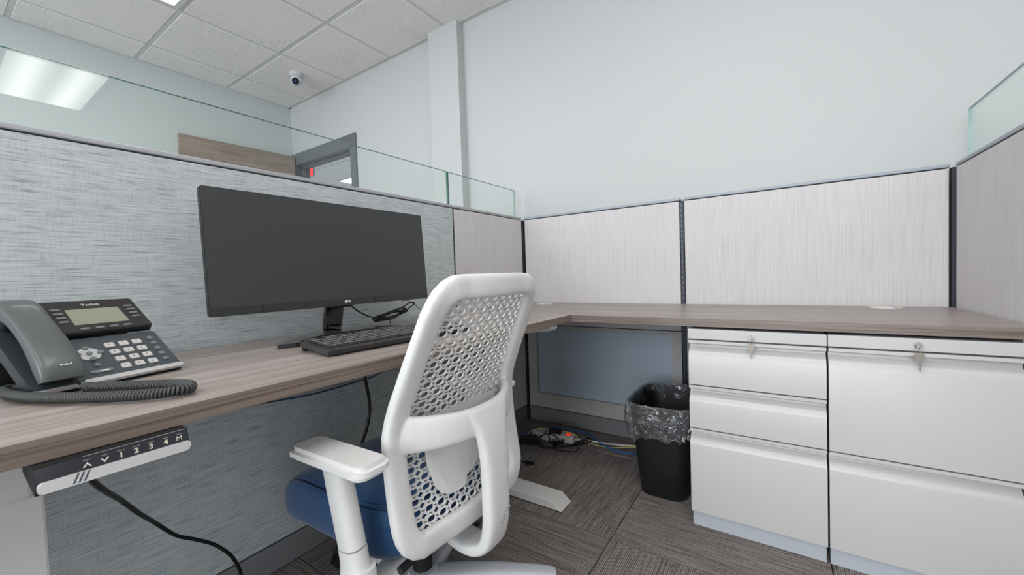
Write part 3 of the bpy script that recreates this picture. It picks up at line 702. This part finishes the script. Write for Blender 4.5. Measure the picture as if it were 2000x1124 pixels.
put('coiled_cord', sweep(bmesh.new(), hx, .0024, ref=(0, 0, 1), n=6), m_cb if False else mat('cord_grey', (58, 60, 60), .45), ph, smooth=70)
put('cord_lead', cable([pp(.040, .0, .022), pp(.046, -.010, .012), pp(.055, -.018, .004), (-.945, .15, .744), (-.955, .152, .748)], .0019), m_cb, ph, smooth=60)

# ------------------------------------------------------------ office chair
CY = .74; CX = -.82
ch = thing('office_chair', (CX, CY, 0), 'light grey task chair with perforated back and blue seat, pushed up to the desk', 'chair')
def xf(z):  # rear profile of the back frame
    pts = [(.27, -.60), (.31, -.612), (.355, -.625), (.43, -.640), (.505, -.650), (.577, -.655), (.63, -.646), (.70, -.616), (.775, -.582), (.855, -.545), (.95, -.500)]
    for (z0, x0), (z1, x1) in zip(pts, pts[1:]):
        if z <= z1: f = (z-z0)/(z1-z0); return x0+(x1-x0)*f
    return pts[-1][1]
SD = .014  # half depth of the uprights
def hwid(z):  # half width to the upright centreline
    pts = [(.30, .192), (.34, .200), (.42, .203), (.58, .202), (.66, .192), (.78, .182), (.90, .170)]
    for (z0, x0), (z1, x1) in zip(pts, pts[1:]):
        if z <= z1: f = max(0, (z-z0)/(z1-z0)); return x0+(x1-x0)*f
    return pts[-1][1]
bm = bmesh.new()
loop = []; lr = []
zt = .888
for s in (-1, 1):
    zz = [.398+(.832-.398)*k/14 for k in range(15)]
    if s == 1: zz = zz[::-1]
    if s == -1: corner0 = [(xf(.328)-SD, CY-(hwid(.33)-.006), .328)]
    side = [(xf(z)-SD, CY+s*hwid(z), z) for z in zz]
    if s == -1: loop += side
    else:
        hwT = hwid(.88)
        # top bar with rounded corners
        for th in (15, 35, 55, 75): zq = zt-.05+.05*math.sin(R(th)); loop.append((xf(zq)-SD, CY-hwT+.05-.05*math.cos(R(th)), zq))
        for u in (-.6, -.4, -.2, 0, .2, .4, .6): loop.append((xf(zt)-SD+.010*(1-(u/.6)**2), CY+u*hwT, zt))
        for th in (75, 55, 35, 15): zq = zt-.05+.05*math.sin(R(th)); loop.append((xf(zq)-SD, CY+hwT-.05+.05*math.cos(R(th)), zq))
        loop += side
hwB = hwid(.36)
for th in (15, 35, 55, 75): zq = .392-.05*math.sin(R(th)); loop.append((xf(zq)-SD, CY+hwB-.05+.05*math.cos(R(th)), zq))
for u in (.6, .3, 0, -.3, -.6): loop.append((xf(.342)-SD+.008*(1-(u/.6)**2), CY+u*hwB, .342))
for th in (75, 55, 35, 15): zq = .392-.05*math.sin(R(th)); loop.append((xf(zq)-SD, CY-hwB+.05-.05*math.cos(R(th)), zq))
# sweep with section: wide in the plane of the back, thin front to rear
sweep(bm, loop, [(.027, .0145)]*len(loop), ref=(1, 0, 0.001), n=16, sup=3.2, closed=True)
# lumbar crossbar bowing to the rear
lb = []; lrad = []
for k in range(17):
    u = -1+k/8; lb.append((-.672+.088*(1-abs(u)**2.4), CY+u*.198, .582-.006*(1-u*u))); lrad.append((.033+.008*abs(u)**2, .013))
sweep(bm, lb, lrad, ref=(1, 0, 0.001), n=16, sup=3.5)
# spine: down from the crossbar, then curling forward beneath the seat
spn = [(-.584, CY+.006, .60), (-.572, CY+.006, .545), (-.566, CY+.006, .47), (-.564, CY+.004, .39), (-.565, CY+.002, .33), (-.580, CY, .280), (-.622, CY, .256), (-.68, CY, .262), (-.74, CY, .295), (-.80, CY, .31)]
spr = [(.075, .012), (.052, .015), (.044, .017), (.042, .018), (.041, .018), (.040, .017), (.040, .015), (.040, .014), (.038, .014), (.036, .014)]
sq = cr([a+b for a, b in zip(spn, spr)], 5)
sweep(bm, [p[:3] for p in sq], [(p[3], p[4]) for p in sq], ref=(0, 1, 0), n=16, sup=3.5) if False else None
P_ = [Vector(p[:3]) for p in sq]; rings = []
for i, p in enumerate(P_):
    a = P_[max(0, i-1)]; b = P_[min(len(P_)-1, i+1)]; T_ = (b-a).normalized(); S_ = Vector((0, 1, 0)); Q_ = S_.cross(T_).normalized(); ring = []
    for k in range(16):
        th = 2*math.pi*(k+.5)/16; c_, s_ = math.cos(th), math.sin(th); e = 2/3.5
        ring.append(bm.verts.new(p+S_*sq[i][3]*math.copysign(abs(c_)**e, c_)+Q_*sq[i][4]*math.copysign(abs(s_)**e, s_)))
    rings.append(ring)
for A_, D_ in zip(rings, rings[1:]):
    for k in range(16): bm.faces.new((A_[k], A_[(k+1) % 16], D_[(k+1) % 16], D_[k]))
bm.faces.new(rings[0]); bm.faces.new(list(reversed(rings[-1])))
bf = put('back_frame', bm, m_plas, ch)
rm = bf.modifiers.new('join', 'REMESH'); rm.mode = 'VOXEL'; rm.voxel_size = .0029; rm.use_smooth_shade = True
sm = bf.modifiers.new('smooth', 'SMOOTH'); sm.factor = .5; sm.iterations = 5
ttm = mat('embossed_letters', (176, 176, 177), .5)
text('embossed_name', 'HON', .020, ttm, bf, (-.5462, .757, .345), (0, .80, .6), (0, -.6, .80), .0006)

# perforated shell
def xs_(u, z): return xf(z)-SD-.010+.024*(1-min(1, (u/.19))**2)*(1 if z > .36 else max(0, (z-.30)/.06))*.9
bm = bmesh.new(); OU, OV = .0322, .0228; NSEG = 16; FT = .0032
def hole(kind, k):
    th = 2*math.pi*(k+.5)/NSEG
    c_, s_ = math.cos(th), math.sin(th)
    if kind == 'o':
        e = 2/2.7; return (.0103*math.copysign(abs(c_)**e, c_), .0064*math.copysign(abs(s_)**e, s_))
    e = 3.0; return (.0105*math.copysign(abs(c_)**e, c_)*(1.0), .0080*math.copysign(abs(s_)**e, s_))
def diam(k):
    th = 2*math.pi*(k+.5)/NSEG; c_, s_ = math.cos(th), math.sin(th)
    t_ = 1/(abs(c_)/(OU/2)+abs(s_)/(OV/2)); return (c_*t_, s_*t_)
def inside(u, z):
    return abs(u) < hwid(z)-.004 and .338 < z < .884
vcache = {}
def shell_v(u, z, off):
    key = (round(u, 5), round(z, 5), off)
    if key not in vcache: vcache[key] = bm.verts.new((xs_(u, z)+off, CY+u, z))
    return vcache[key]
for jj in range(-2, 60):
    for ii in range(-9, 10):
        for kind in 'os':
            uc = ii*OU+(OU/2 if kind == 's' else 0); zc = .335+jj*OV/1+(OV/2 if kind == 's' else 0)
            if not inside(uc, zc): continue
            solid = (zc < .362)
            for k in range(NSEG):
                k2 = (k+1) % NSEG
                o0, o1 = diam(k), diam(k2)
                if solid:
                    for off in (0, -FT): bm.faces.new((shell_v(uc+o0[0], zc+o0[1], off), shell_v(uc+o1[0], zc+o1[1], off), shell_v(uc, zc, off)))
                    continue
                h0, h1 = hole(kind, k), hole(kind, k2)
                rr = .0013 if kind == 'o' else 0.0
                m0 = (h0[0]*1.0+(o0[0]-h0[0])*.35, h0[1]+(o0[1]-h0[1])*.35); m1 = (h1[0]+(o1[0]-h1[0])*.35, h1[1]+(o1[1]-h1[1])*.35)
                O0, O1 = shell_v(uc+o0[0], zc+o0[1], 0), shell_v(uc+o1[0], zc+o1[1], 0)
                M0, M1 = shell_v(uc+m0[0], zc+m0[1], rr), shell_v(uc+m1[0], zc+m1[1], rr)
                H0, H1 = shell_v(uc+h0[0], zc+h0[1], rr*.6), shell_v(uc+h1[0], zc+h1[1], rr*.6)
                G0, G1 = shell_v(uc+h0[0], zc+h0[1], -FT), shell_v(uc+h1[0], zc+h1[1], -FT)
                N0, N1 = shell_v(uc+o0[0], zc+o0[1], -FT), shell_v(uc+o1[0], zc+o1[1], -FT)
                for f in ((O0, O1, M1, M0), (M0, M1, H1, H0), (H0, H1, G1, G0), (G0, G1, N1, N0)):
                    try: bm.faces.new(f)
                    except ValueError: pass
bm.normal_update()
put('perforated_shell', bm, m_plas, ch, smooth=45)
# dark seal strip visible inside the far upright
put('shell_edge', sweep(bmesh.new(), [(xs_(.172, z)+.006, CY+hwid(z)-.0225, z) for z in [.60+.27*k/12 for k in range(13)]], .0022, n=6), m_blkm, ch)
# lumbar pad between shell and frame
def lx(a, b, c): return (xs_(a-CY, b)+.008+c, a, b)
bm = bmesh.new()
out = [(.612, .60), (.610, .54), (.614, .49), (.626, .445), (.640, .424), (.662, .414), (.700, .412), (.714, .418), (.720, .432), (.755, .446), (.771, .458), (.778, .476), (.775, .52), (.80, .545), (.86, .550), (.872, .56), (.872, .60)]
prism(bm, out, 0, .004, lx); put('lumbar_pad', bm, m_plas, ch)
for kk in (0, 1):
    put('lumbar_track', sweep(bmesh.new(), cr([(-.629, .763+kk*.014, .56), (-.628, .768+kk*.014, .53), (-.626, .80+kk*.014, .495), (-.624, .835+kk*.014, .462)], 6), (.0035, .002), n=8), m_plas, ch, smooth=60)

# seat cushion
SX0, SX1, SW = -1.172, -.668, .222
def outline(inset, n=72, sup=5.0):
    a = (SX1-SX0)/2-inset; b = SW-inset; cx_ = (SX0+SX1)/2; o_ = []
    for k in range(n):
        th = 2*math.pi*k/n; c_, s_ = math.cos(th), math.sin(th); e = 2/sup
        o_.append((cx_+a*math.copysign(abs(c_)**e, c_), CY+b*math.copysign(abs(s_)**e, s_)))
    return o_
def droop(x, z):
    z -= .026; t_ = max(0, (-.985-x)/.15); dz = -.052*t_*t_ if z > .334 else -.020*t_
    return z+dz+(.006*max(0, (x+.75)/.17) if z > .394 else 0)
rg = [(.075, .312), (.035, .314), (.012, .322), (0.002, .338), (0.0, .360), (0.0, .395), (.001, .418), (.006, .430), (.011, .4325), (.013, .4315), (.018, .437), (.035, .446), (.07, .452), (.12, .453), (.18, .451), (.225, .450)]
bm = bmesh.new(); R_ = []
for ins, z in rg: R_.append([bm.verts.new((x, y, droop(x, z))) for x, y in outline(ins, sup=5 if ins < .1 else 3.5)])
for A_, D_ in zip(R_, R_[1:]):
    n_ = len(A_)
    for k in range(n_): bm.faces.new((A_[k], A_[(k+1) % n_], D_[(k+1) % n_], D_[k]))
bm.faces.new(list(reversed(R_[0]))); bm.faces.new(R_[-1])
st = put('seat', bm, m_blue, ch, smooth=60)
sweep_pts = [(x, y, droop(x, .4325)) for x, y in outline(.0105)]
put('seam', sweep(bmesh.new(), sweep_pts, .0012, n=6, closed=True), m_navy, st, smooth=60)
bm = bmesh.new(); oo = outline(.020, 150)
for k in range(0, 150):
    x, y = oo[k]; x2, y2 = oo[(k+1) % 150]; d_ = Vector((x2-x, y2-y, 0)).normalized()*.0022
    sweep(bm, [Vector((x, y, droop(x, .4385)))-d_, Vector((x, y, droop(x, .4385)))+d_], .0006, n=4)
tag(put('stitching', bm, m_navy, st), kind='stuff')
# mechanism, column, base
bm = bmesh.new(); abox(bm, -.95, -.70, CY-.085, CY+.085, .275, .332, .012); put('tilt_mechanism', bm, m_blk, ch, smooth=40)
put('gas_column', cyl(bmesh.new(), (CX, CY, .215), (0, 0, 1), .014, .13), m_chrome, ch, smooth=40)
put('column_sleeve', cyl(bmesh.new(), (CX, CY, .155), (0, 0, 1), .026, .14), m_blkm, ch, smooth=40)
put('hub', cyl(bmesh.new(), (CX, CY, .095), (0, 0, 1), .048, .055, r2=.040), m_plas2, ch, smooth=40)
for k in range(5):
    an = R(36+72*k); dv = Vector((math.cos(an), math.sin(an), 0))
    o0 = Vector((CX, CY, 0))
    pts = [o0+dv*.02+Vector((0, 0, .094)), o0+dv*.10+Vector((0, 0, .097)), o0+dv*.20+Vector((0, 0, .094)), o0+dv*.32+Vector((0, 0, .082)), o0+dv*.362+Vector((0, 0, .076))]
    lgp = cr([tuple(p)+w_ for p, w_ in zip(pts, [(.032, .02), (.030, .019), (.027, .017), (.024, .014), (.020, .012)])], 6)
    put('base_leg', sweep(bmesh.new(), [p[:3] for p in lgp], [(p[3], p[4]) for p in lgp], n=16, sup=3.6), m_plas2, ch, smooth=45)
    cc_ = o0+dv*.350; sd = Vector((-dv.y, dv.x, 0)); ca = R(36+72*k+50); cdv = Vector((math.cos(ca), math.sin(ca), 0)); csd = Vector((-cdv.y, cdv.x, 0))
    cst = put('caster', cyl(bmesh.new(), cc_+Vector((0, 0, .058)), (0, 0, 1), .006, .022), m_chrome, ch)
    bm = bmesh.new()
    for s in (-1, 1): cyl(bm, cc_+cdv*.012+csd*s*.017+Vector((0, 0, .027)), csd, .027, .018, n=24)
    put('wheel', bm, m_blk, cst, smooth=40)
    bm = bmesh.new(); sweep(bm, [cc_+cdv*.012+Vector((.0, 0, .027))+(cdv*math.cos(t_)+Vector((0, 0, 1))*math.sin(t_))*.031 for t_ in [R(-10+20*q_) for q_ in range(10)]], (.028, .003), ref=tuple(csd.cross(Vector((0, 0, 1)))+Vector((0, 0, .5))), n=10, sup=4); put('hood', bm, m_gloss, cst, smooth=40)
# armrests
for s in (1, -1):
    yy = lambda y: CY-s*(CY-y)-(.012 if s < 0 else 0); dx = 0 if s > 0 else -.095
    bm = bmesh.new(); prism(bm, [(x+dx, yy(y)) for x, y in rrect(-.848, -.604, .408, .487, .026, 6)], .553, .580)
    bmesh.ops.recalc_face_normals(bm, faces=bm.faces)
    bmesh.ops.bevel(bm, geom=[e for e in bm.edges if abs(e.verts[0].co.z-e.verts[1].co.z) < 1e-6], offset=.009, segments=4, affect='EDGES')
    for v in bm.verts: v.co.z -= .006*((v.co.x-dx+.72)/.12)**2 if v.co.x-dx < -.72 else 0
    ar = put('armrest_pad', bm, m_plas, ch, smooth=50)
    bm = bmesh.new(); abox(bm, -.79+dx, -.69+dx, min(yy(.432), yy(.472)), max(yy(.432), yy(.472)), .542, .555, .003); put('pad_mount', bm, m_plas, ar, smooth=40)
    pst = [(-.748, yy(.458), .55), (-.742, yy(.461), .50), (-.732, yy(.466), .43), (-.724, yy(.470), .376)]
    pst = [(q[0]+dx, q[1], q[2]) for q in pst]
    put('arm_post', sweep(bmesh.new(), cr(pst, 6), (.022, .031), ref=(1, 0, 0), n=24, sup=2.6), m_plas, ch, smooth=50)
    pst2 = [(-.7235, yy(.470), .373), (-.716, yy(.473), .31), (-.712, yy(.475), .27)]
    pst2 = [(q[0]+dx, q[1], q[2]) for q in pst2]
    put('arm_sleeve', sweep(bmesh.new(), cr(pst2, 5), [(.0225, .0315)]*3+[(.0235, .033)]*8, ref=(1, 0, 0), n=24, sup=2.6), m_plas, ch, smooth=50)
    bk = [(-.714, yy(.474), .335), (-.713, yy(.475), .30), (-.713, yy(.482), .268), (-.715, yy(.515), .256), (-.73, yy(.58), .272), (-.76, yy(.66), .30)]
    bk = [(q[0]+dx, q[1], q[2]) for q in bk]
    bkc = cr([a+b for a, b in zip(bk, [(.027, .037), (.029, .039), (.029, .038), (.024, .034), (.016, .03), (.014, .028)])], 6)
    put('arm_bracket', sweep(bmesh.new(), [p[:3] for p in bkc], [(p[3], p[4]) for p in bkc], ref=(1, 0, 0), n=24, sup=2.8), m_plas, ch, smooth=50)
put('adjust_knob', cyl(bmesh.new(), (-.665, .552, .302), (0, 1, .1), .009, .03), m_blk, ch, smooth=40)

# ------------------------------------------------------------ waste bin with liner
t = thing('waste_bin', (-.398, 1.755, 0), 'black rectangular waste bin under the back worksurface, left of the pedestals', 'waste bin')
def brect(z, n=64, grow=0):
    f = z/.37; hx_ = .093+.034*f+grow; hy = .142+.040*f+grow; o_ = []
    for k in range(n):
        th = 2*math.pi*k/n; c_, s_ = math.cos(th), math.sin(th); e = 2/4.5
        o_.append((-.403+hx_*math.copysign(abs(c_)**e, c_), 1.757+hy*math.copysign(abs(s_)**e, s_)))
    return o_
bm = bmesh.new(); lv = [(.001, -.004), (.006, 0), (.15, 0), (.30, 0), (.362, 0), (.364, .006), (.372, .006), (.372, -.002), (.30, -.003), (.02, -.004)]
R_ = [[bm.verts.new((x, y, z)) for x, y in brect(z, grow=g)] for z, g in lv]
for A_, D_ in zip(R_, R_[1:]):
    for k in range(64): bm.faces.new((A_[k], A_[(k+1) % 64], D_[(k+1) % 64], D_[k]))
bm.faces.new(list(reversed(R_[0]))); bm.faces.new(R_[-1]); put('bin_body', bm, m_bin, t, smooth=50)
m_liner = glassmat('clear_liner', (.84, .85, .87), 2.2, .12, (1, 1, 1), haze=.06, hcol=(225, 228, 232))
n_ = m_liner.node_tree.nodes; l_ = m_liner.node_tree.links
tc = n_.new('ShaderNodeTexCoord'); no = n_.new('ShaderNodeTexNoise'); no.inputs['Scale'].default_value = 10; no.inputs['Detail'].default_value = 3; no.inputs['Distortion'].default_value = 2.2
bp = n_.new('ShaderNodeBump'); bp.inputs['Strength'].default_value = 1; bp.inputs['Distance'].default_value = .06; l_.new(tc.outputs['Object'], no.inputs['Vector']); l_.new(no.outputs['Fac'], bp.inputs['Height'])
for nd in n_:
    if nd.type in ('BSDF_GLOSSY', 'FRESNEL'): l_.new(bp.outputs['Normal'], nd.inputs['Normal'])
NL = 160; bm = bmesh.new(); R_ = []
rnd = [random.random() for _ in range(40)]
def fold(k, seed, f): return sum(math.sin(2*math.pi*k/NL*m+rnd[(seed+m) % 40]*6.28)*a for m, a in ((5, .5), (9, .45), (17, .4), (29, .35), (43, .25)))*f
lev = [(.300, -.007, .002), (.325, -.006, .003), (.350, -.006, .003), (.372, -.004, .0015), (.381, .003, .001), (.3775, .013, .0015), (.363, .019, .003), (.346, .021, .005), (.328, .019, .007), (.310, .016, .008), (.292, .013, .008), (.276, .011, .007), (.268, .010, .006)]
for q_, (z, g, am) in enumerate(lev):
    ring = []; base_ = brect(.372 if z > .3 else .36, NL, 0)
    for k in range(NL):
        x, y = base_[k]; d_ = Vector((x+.403, (y-1.757)*.7, 0)).normalized(); gg = g+fold(k, q_ // 2, am)
        hem = (fold(k, 3, .012)-.012*math.sin(2*math.pi*k/NL*2+.6)) if q_ > 8 else 0
        hem *= (q_-8)/4
        v = Vector((x, y, z+hem-(.02*(q_-6)/6 if q_ > 6 else 0)))+d_*gg
        v.x = min(v.x, -.2722)
        ring.append(bm.verts.new(v))
    R_.append(ring)
for A_, D_ in zip(R_, R_[1:]):
    for k in range(NL): bm.faces.new((A_[k], A_[(k+1) % NL], D_[(k+1) % NL], D_[k]))
tag(put('bin_liner', bm, m_liner, smooth=70), 'clear plastic bag draped over the rim of the black waste bin', 'bin liner')

# ------------------------------------------------------------ floor clutter in the corner
t = thing('power_strip', (-1.04, 1.915, 0), 'white power strip with a glowing red switch on the floor in the corner', 'power strip')
A0, A1 = Vector((-1.155, 1.895, 0)), Vector((-.925, 1.935, 0)); sd = (A1-A0).normalized(); sn = Vector((-sd.y, sd.x, 0))
def sp_(a, b, c): v = A0+sd*a+sn*b; return (v.x, v.y, .001+c)
SL = (A1-A0).length
bm = bmesh.new(); prism(bm, rrect(0, SL, -.025, .025, .006), 0, .036, sp_); bmesh.ops.bevel(bm, geom=[e for e in bm.edges if e.verts[0].co.z > .03 and e.verts[1].co.z > .03], offset=.004, segments=2, affect='EDGES'); put('case', bm, m_cw, t, smooth=40)
bm = bmesh.new(); 
for a in (.02, .047, .074): 
    for da, db in ((-.005, .006), (.005, .006), (0, -.004)): prism(bm, rrect(a+da-.0012, a+da+.0012, db-.003, db+.003, .001, 2), .036, .0366, sp_)
put('outlet_slots', bm, m_ink, t)
bm = bmesh.new(); prism(bm, rrect(SL-.045, SL-.023, -.012, .006, .002), .036, .041, sp_); put('rocker_switch', bm, m_red, t)
for k, a in enumerate((.104, .126, .150)):
    bm = bmesh.new(); prism(bm, rrect(a-.009, a+.009, -.016, .012, .004), .036, .058, sp_); bmesh.ops.bevel(bm, geom=[e for e in bm.edges if e.verts[0].co.z > .05 and e.verts[1].co.z > .05], offset=.003, segments=2, affect='EDGES')
    pl = put('power_plug', bm, m_blkm, smooth=40); tag(pl, 'black plug in the power strip, %s of three' % ['leftmost', 'middle', 'rightmost, next to the red switch,'][k], 'plug', 'black plugs in the power strip')
b0 = thing('power_adapter', (-1.12, 1.81, 0), 'black power brick on the carpet in front of the power strip', 'power adapter')
bm = bmesh.new(); prism(bm, rrect(-.055, .055, -.024, .024, .006), .001, .032, lambda a, b, c: (-1.125+a*.95-b*.3, 1.808+a*.3+b*.95, c)); bmesh.ops.bevel(bm, geom=[e for e in bm.edges if abs(e.verts[0].co.z-e.verts[1].co.z) < 1e-6], offset=.003, segments=2, affect='EDGES'); put('brick', bm, m_blk, b0, smooth=40)
put('rating_label', B((-1.155, -1.10, 1.800, 1.818, .0321, .0325)), m_phone, b0)
b1 = thing('cable_connector', (-.99, 1.874, 0), 'small black connector with a pale label stripe, in the black cable tangle', 'connector')
bm = bmesh.new(); prism(bm, rrect(-.03, .03, -.009, .009, .003), .008, .024, lambda a, b, c: (-.99+a*.87-b*.49, 1.872+a*.49+b*.87, c)); put('shell', bm, m_blk, b1)
bm = bmesh.new(); prism(bm, rrect(-.022, .022, -.003, .003, .001), .0241, .0246, lambda a, b, c: (-.99+a*.87-b*.49, 1.870+a*.49+b*.87, c)); put('label_stripe', bm, m_cw, b1)
def cab(name, pts, r, m, label): return tag(put(name, cable(pts, r), m, smooth=60), label, 'cable')
cab('blue_cable', [(-1.30, 1.70, .006), (-1.25, 1.80, .006), (-1.231, 1.849, .006), (-1.222, 1.922, .006), (-1.205, 1.972, .008), (-1.144, 1.976, .02), (-1.097, 2.009, .02), (-1.034, 2.029, .02), (-.967, 2.05, .014), (-.911, 2.063, .008), (-.857, 2.031, .008), (-.797, 1.973, .008), (-.741, 1.942, .009), (-.685, 1.929, .006), (-.641, 1.933, .006), (-.6, 1.946, .006), (-.55, 1.97, .006)], .0038, m_cbl, 'bright blue network cable curving over the carpet behind the power strip')
cab('yellow_cable', [(-1.20, 1.80, .005), (-1.182, 1.857, .006), (-1.172, 1.89, .030), (-1.131, 1.912, .0445), (-1.103, 1.925, .0445), (-1.055, 1.935, .0445), (-.986, 1.943, .0445), (-.925, 1.935, .0445), (-.906, 1.955, .012), (-.844, 1.953, .005), (-.765, 1.948, .005), (-.715, 1.967, .004), (-.666, 2.0, .005), (-.60, 2.03, .005)], .0028, m_cy, 'pale yellow cable lying across the power strip')
cab('white_cable', [(-.925, 1.935, .018), (-.905, 1.955, .010), (-.89, 1.985, .007), (-.84, 1.978, .007), (-.756, 1.990, .007), (-.696, 2.006, .007), (-.63, 2.028, .007), (-.57, 2.04, .007)], .0048, m_cw, 'thick white cord of the power strip running toward the waste bin')
rr_ = random.Random(3)
bmt = [(-1.14, 1.893, .02), (-1.12, 1.84, .03), (-1.073, 1.795, .006), (-1.011, 1.79, .006), (-.978, 1.837, .01), (-1.0, 1.88, .03), (-1.05, 1.88, .04), (-1.09, 1.85, .03), (-1.06, 1.81, .01), (-1.0, 1.80, .008), (-.94, 1.80, .006), (-.886, 1.815, .006), (-.867, 1.84, .006), (-.89, 1.90, .008), (-.87, 1.96, .012), (-.862, 1.99, .01)]
cab('black_cable', bmt, .0028, m_cb, 'tangled black cable looping from the plugs past the black brick')
bmt2 = [(-1.05, 1.885, .05), (-1.04, 1.86, .03), (-.99, 1.83, .008), (-.94, 1.85, .008), (-.91, 1.89, .01), (-.90, 1.93, .012), (-.88, 1.975, .014), (-.865, 1.995, .014), (-.85, 1.97, .008), (-.88, 1.92, .006), (-.93, 1.86, .006), (-.97, 1.83, .014), (-1.03, 1.84, .02)]
cab('black_cable', bmt2, .0035, m_cb, 'looped thick black cable right of the labelled connector on the carpet')
cab('black_cable', [(-1.07, 1.89, .05), (-1.09, 1.85, .025), (-1.12, 1.84, .034), (-1.15, 1.83, .034), (-1.19, 1.79, .01), (-1.24, 1.74, .005)], .003, m_cb, 'black cable running left from the plugs over the black brick')
lpp = [(-1.005+.022*math.cos(2*math.pi*k/12)-.006, 1.603+.014*math.sin(2*math.pi*k/12), .005+.002*(k % 3)) for k in range(12)]
cab('black_cable', [(-1.13, 1.60, .004), (-1.07, 1.605, .004)]+lpp, .003, m_cb, 'small black cable loop on the carpet just right of the chair back')
cab('black_cable', [(-.76, .118, .684), (-.78, .122, .654), (-.86, .150, .60), (-.95, .183, .544), (-1.04, .224, .472), (-1.12, .264, .407), (-1.17, .30, .35), (-1.2, .327, .312), (-1.2, .361, .284), (-1.2, .397, .25), (-1.2, .429, .204), (-1.2, .447, .158), (-1.2, .452, .12), (-1.2, .455, .04), (-1.19, .47, .006), (-1.1, .52, .004)], .0042, m_cb, 'black cord hanging from the desk button panel down to the floor')
cab('black_cable', [(-1.19, .84, .705), (-1.2, .850, .64), (-1.2, .857, .571), (-1.2, .871, .474), (-1.2, .859, .405), (-1.2, .833, .346), (-1.19, .80, .27), (-1.16, .77, .15), (-1.15, .78, .03), (-1.15, .85, .006), (-1.15, .95, .005)], .0055, m_cb, 'thick black cord hanging under the desk behind the chair')
cab('navy_cable', [(-1.29, .42, .60), (-1.295, .50, .563), (-1.30, .588, .547), (-1.30, .742, .534), (-1.30, .9, .536), (-1.30, .979, .541), (-1.29, 1.06, .58), (-1.25, 1.10, .66), (-1.22, 1.12, .704)], .0025, m_cbn, 'thin dark blue cable sagging under the desk along the partition')
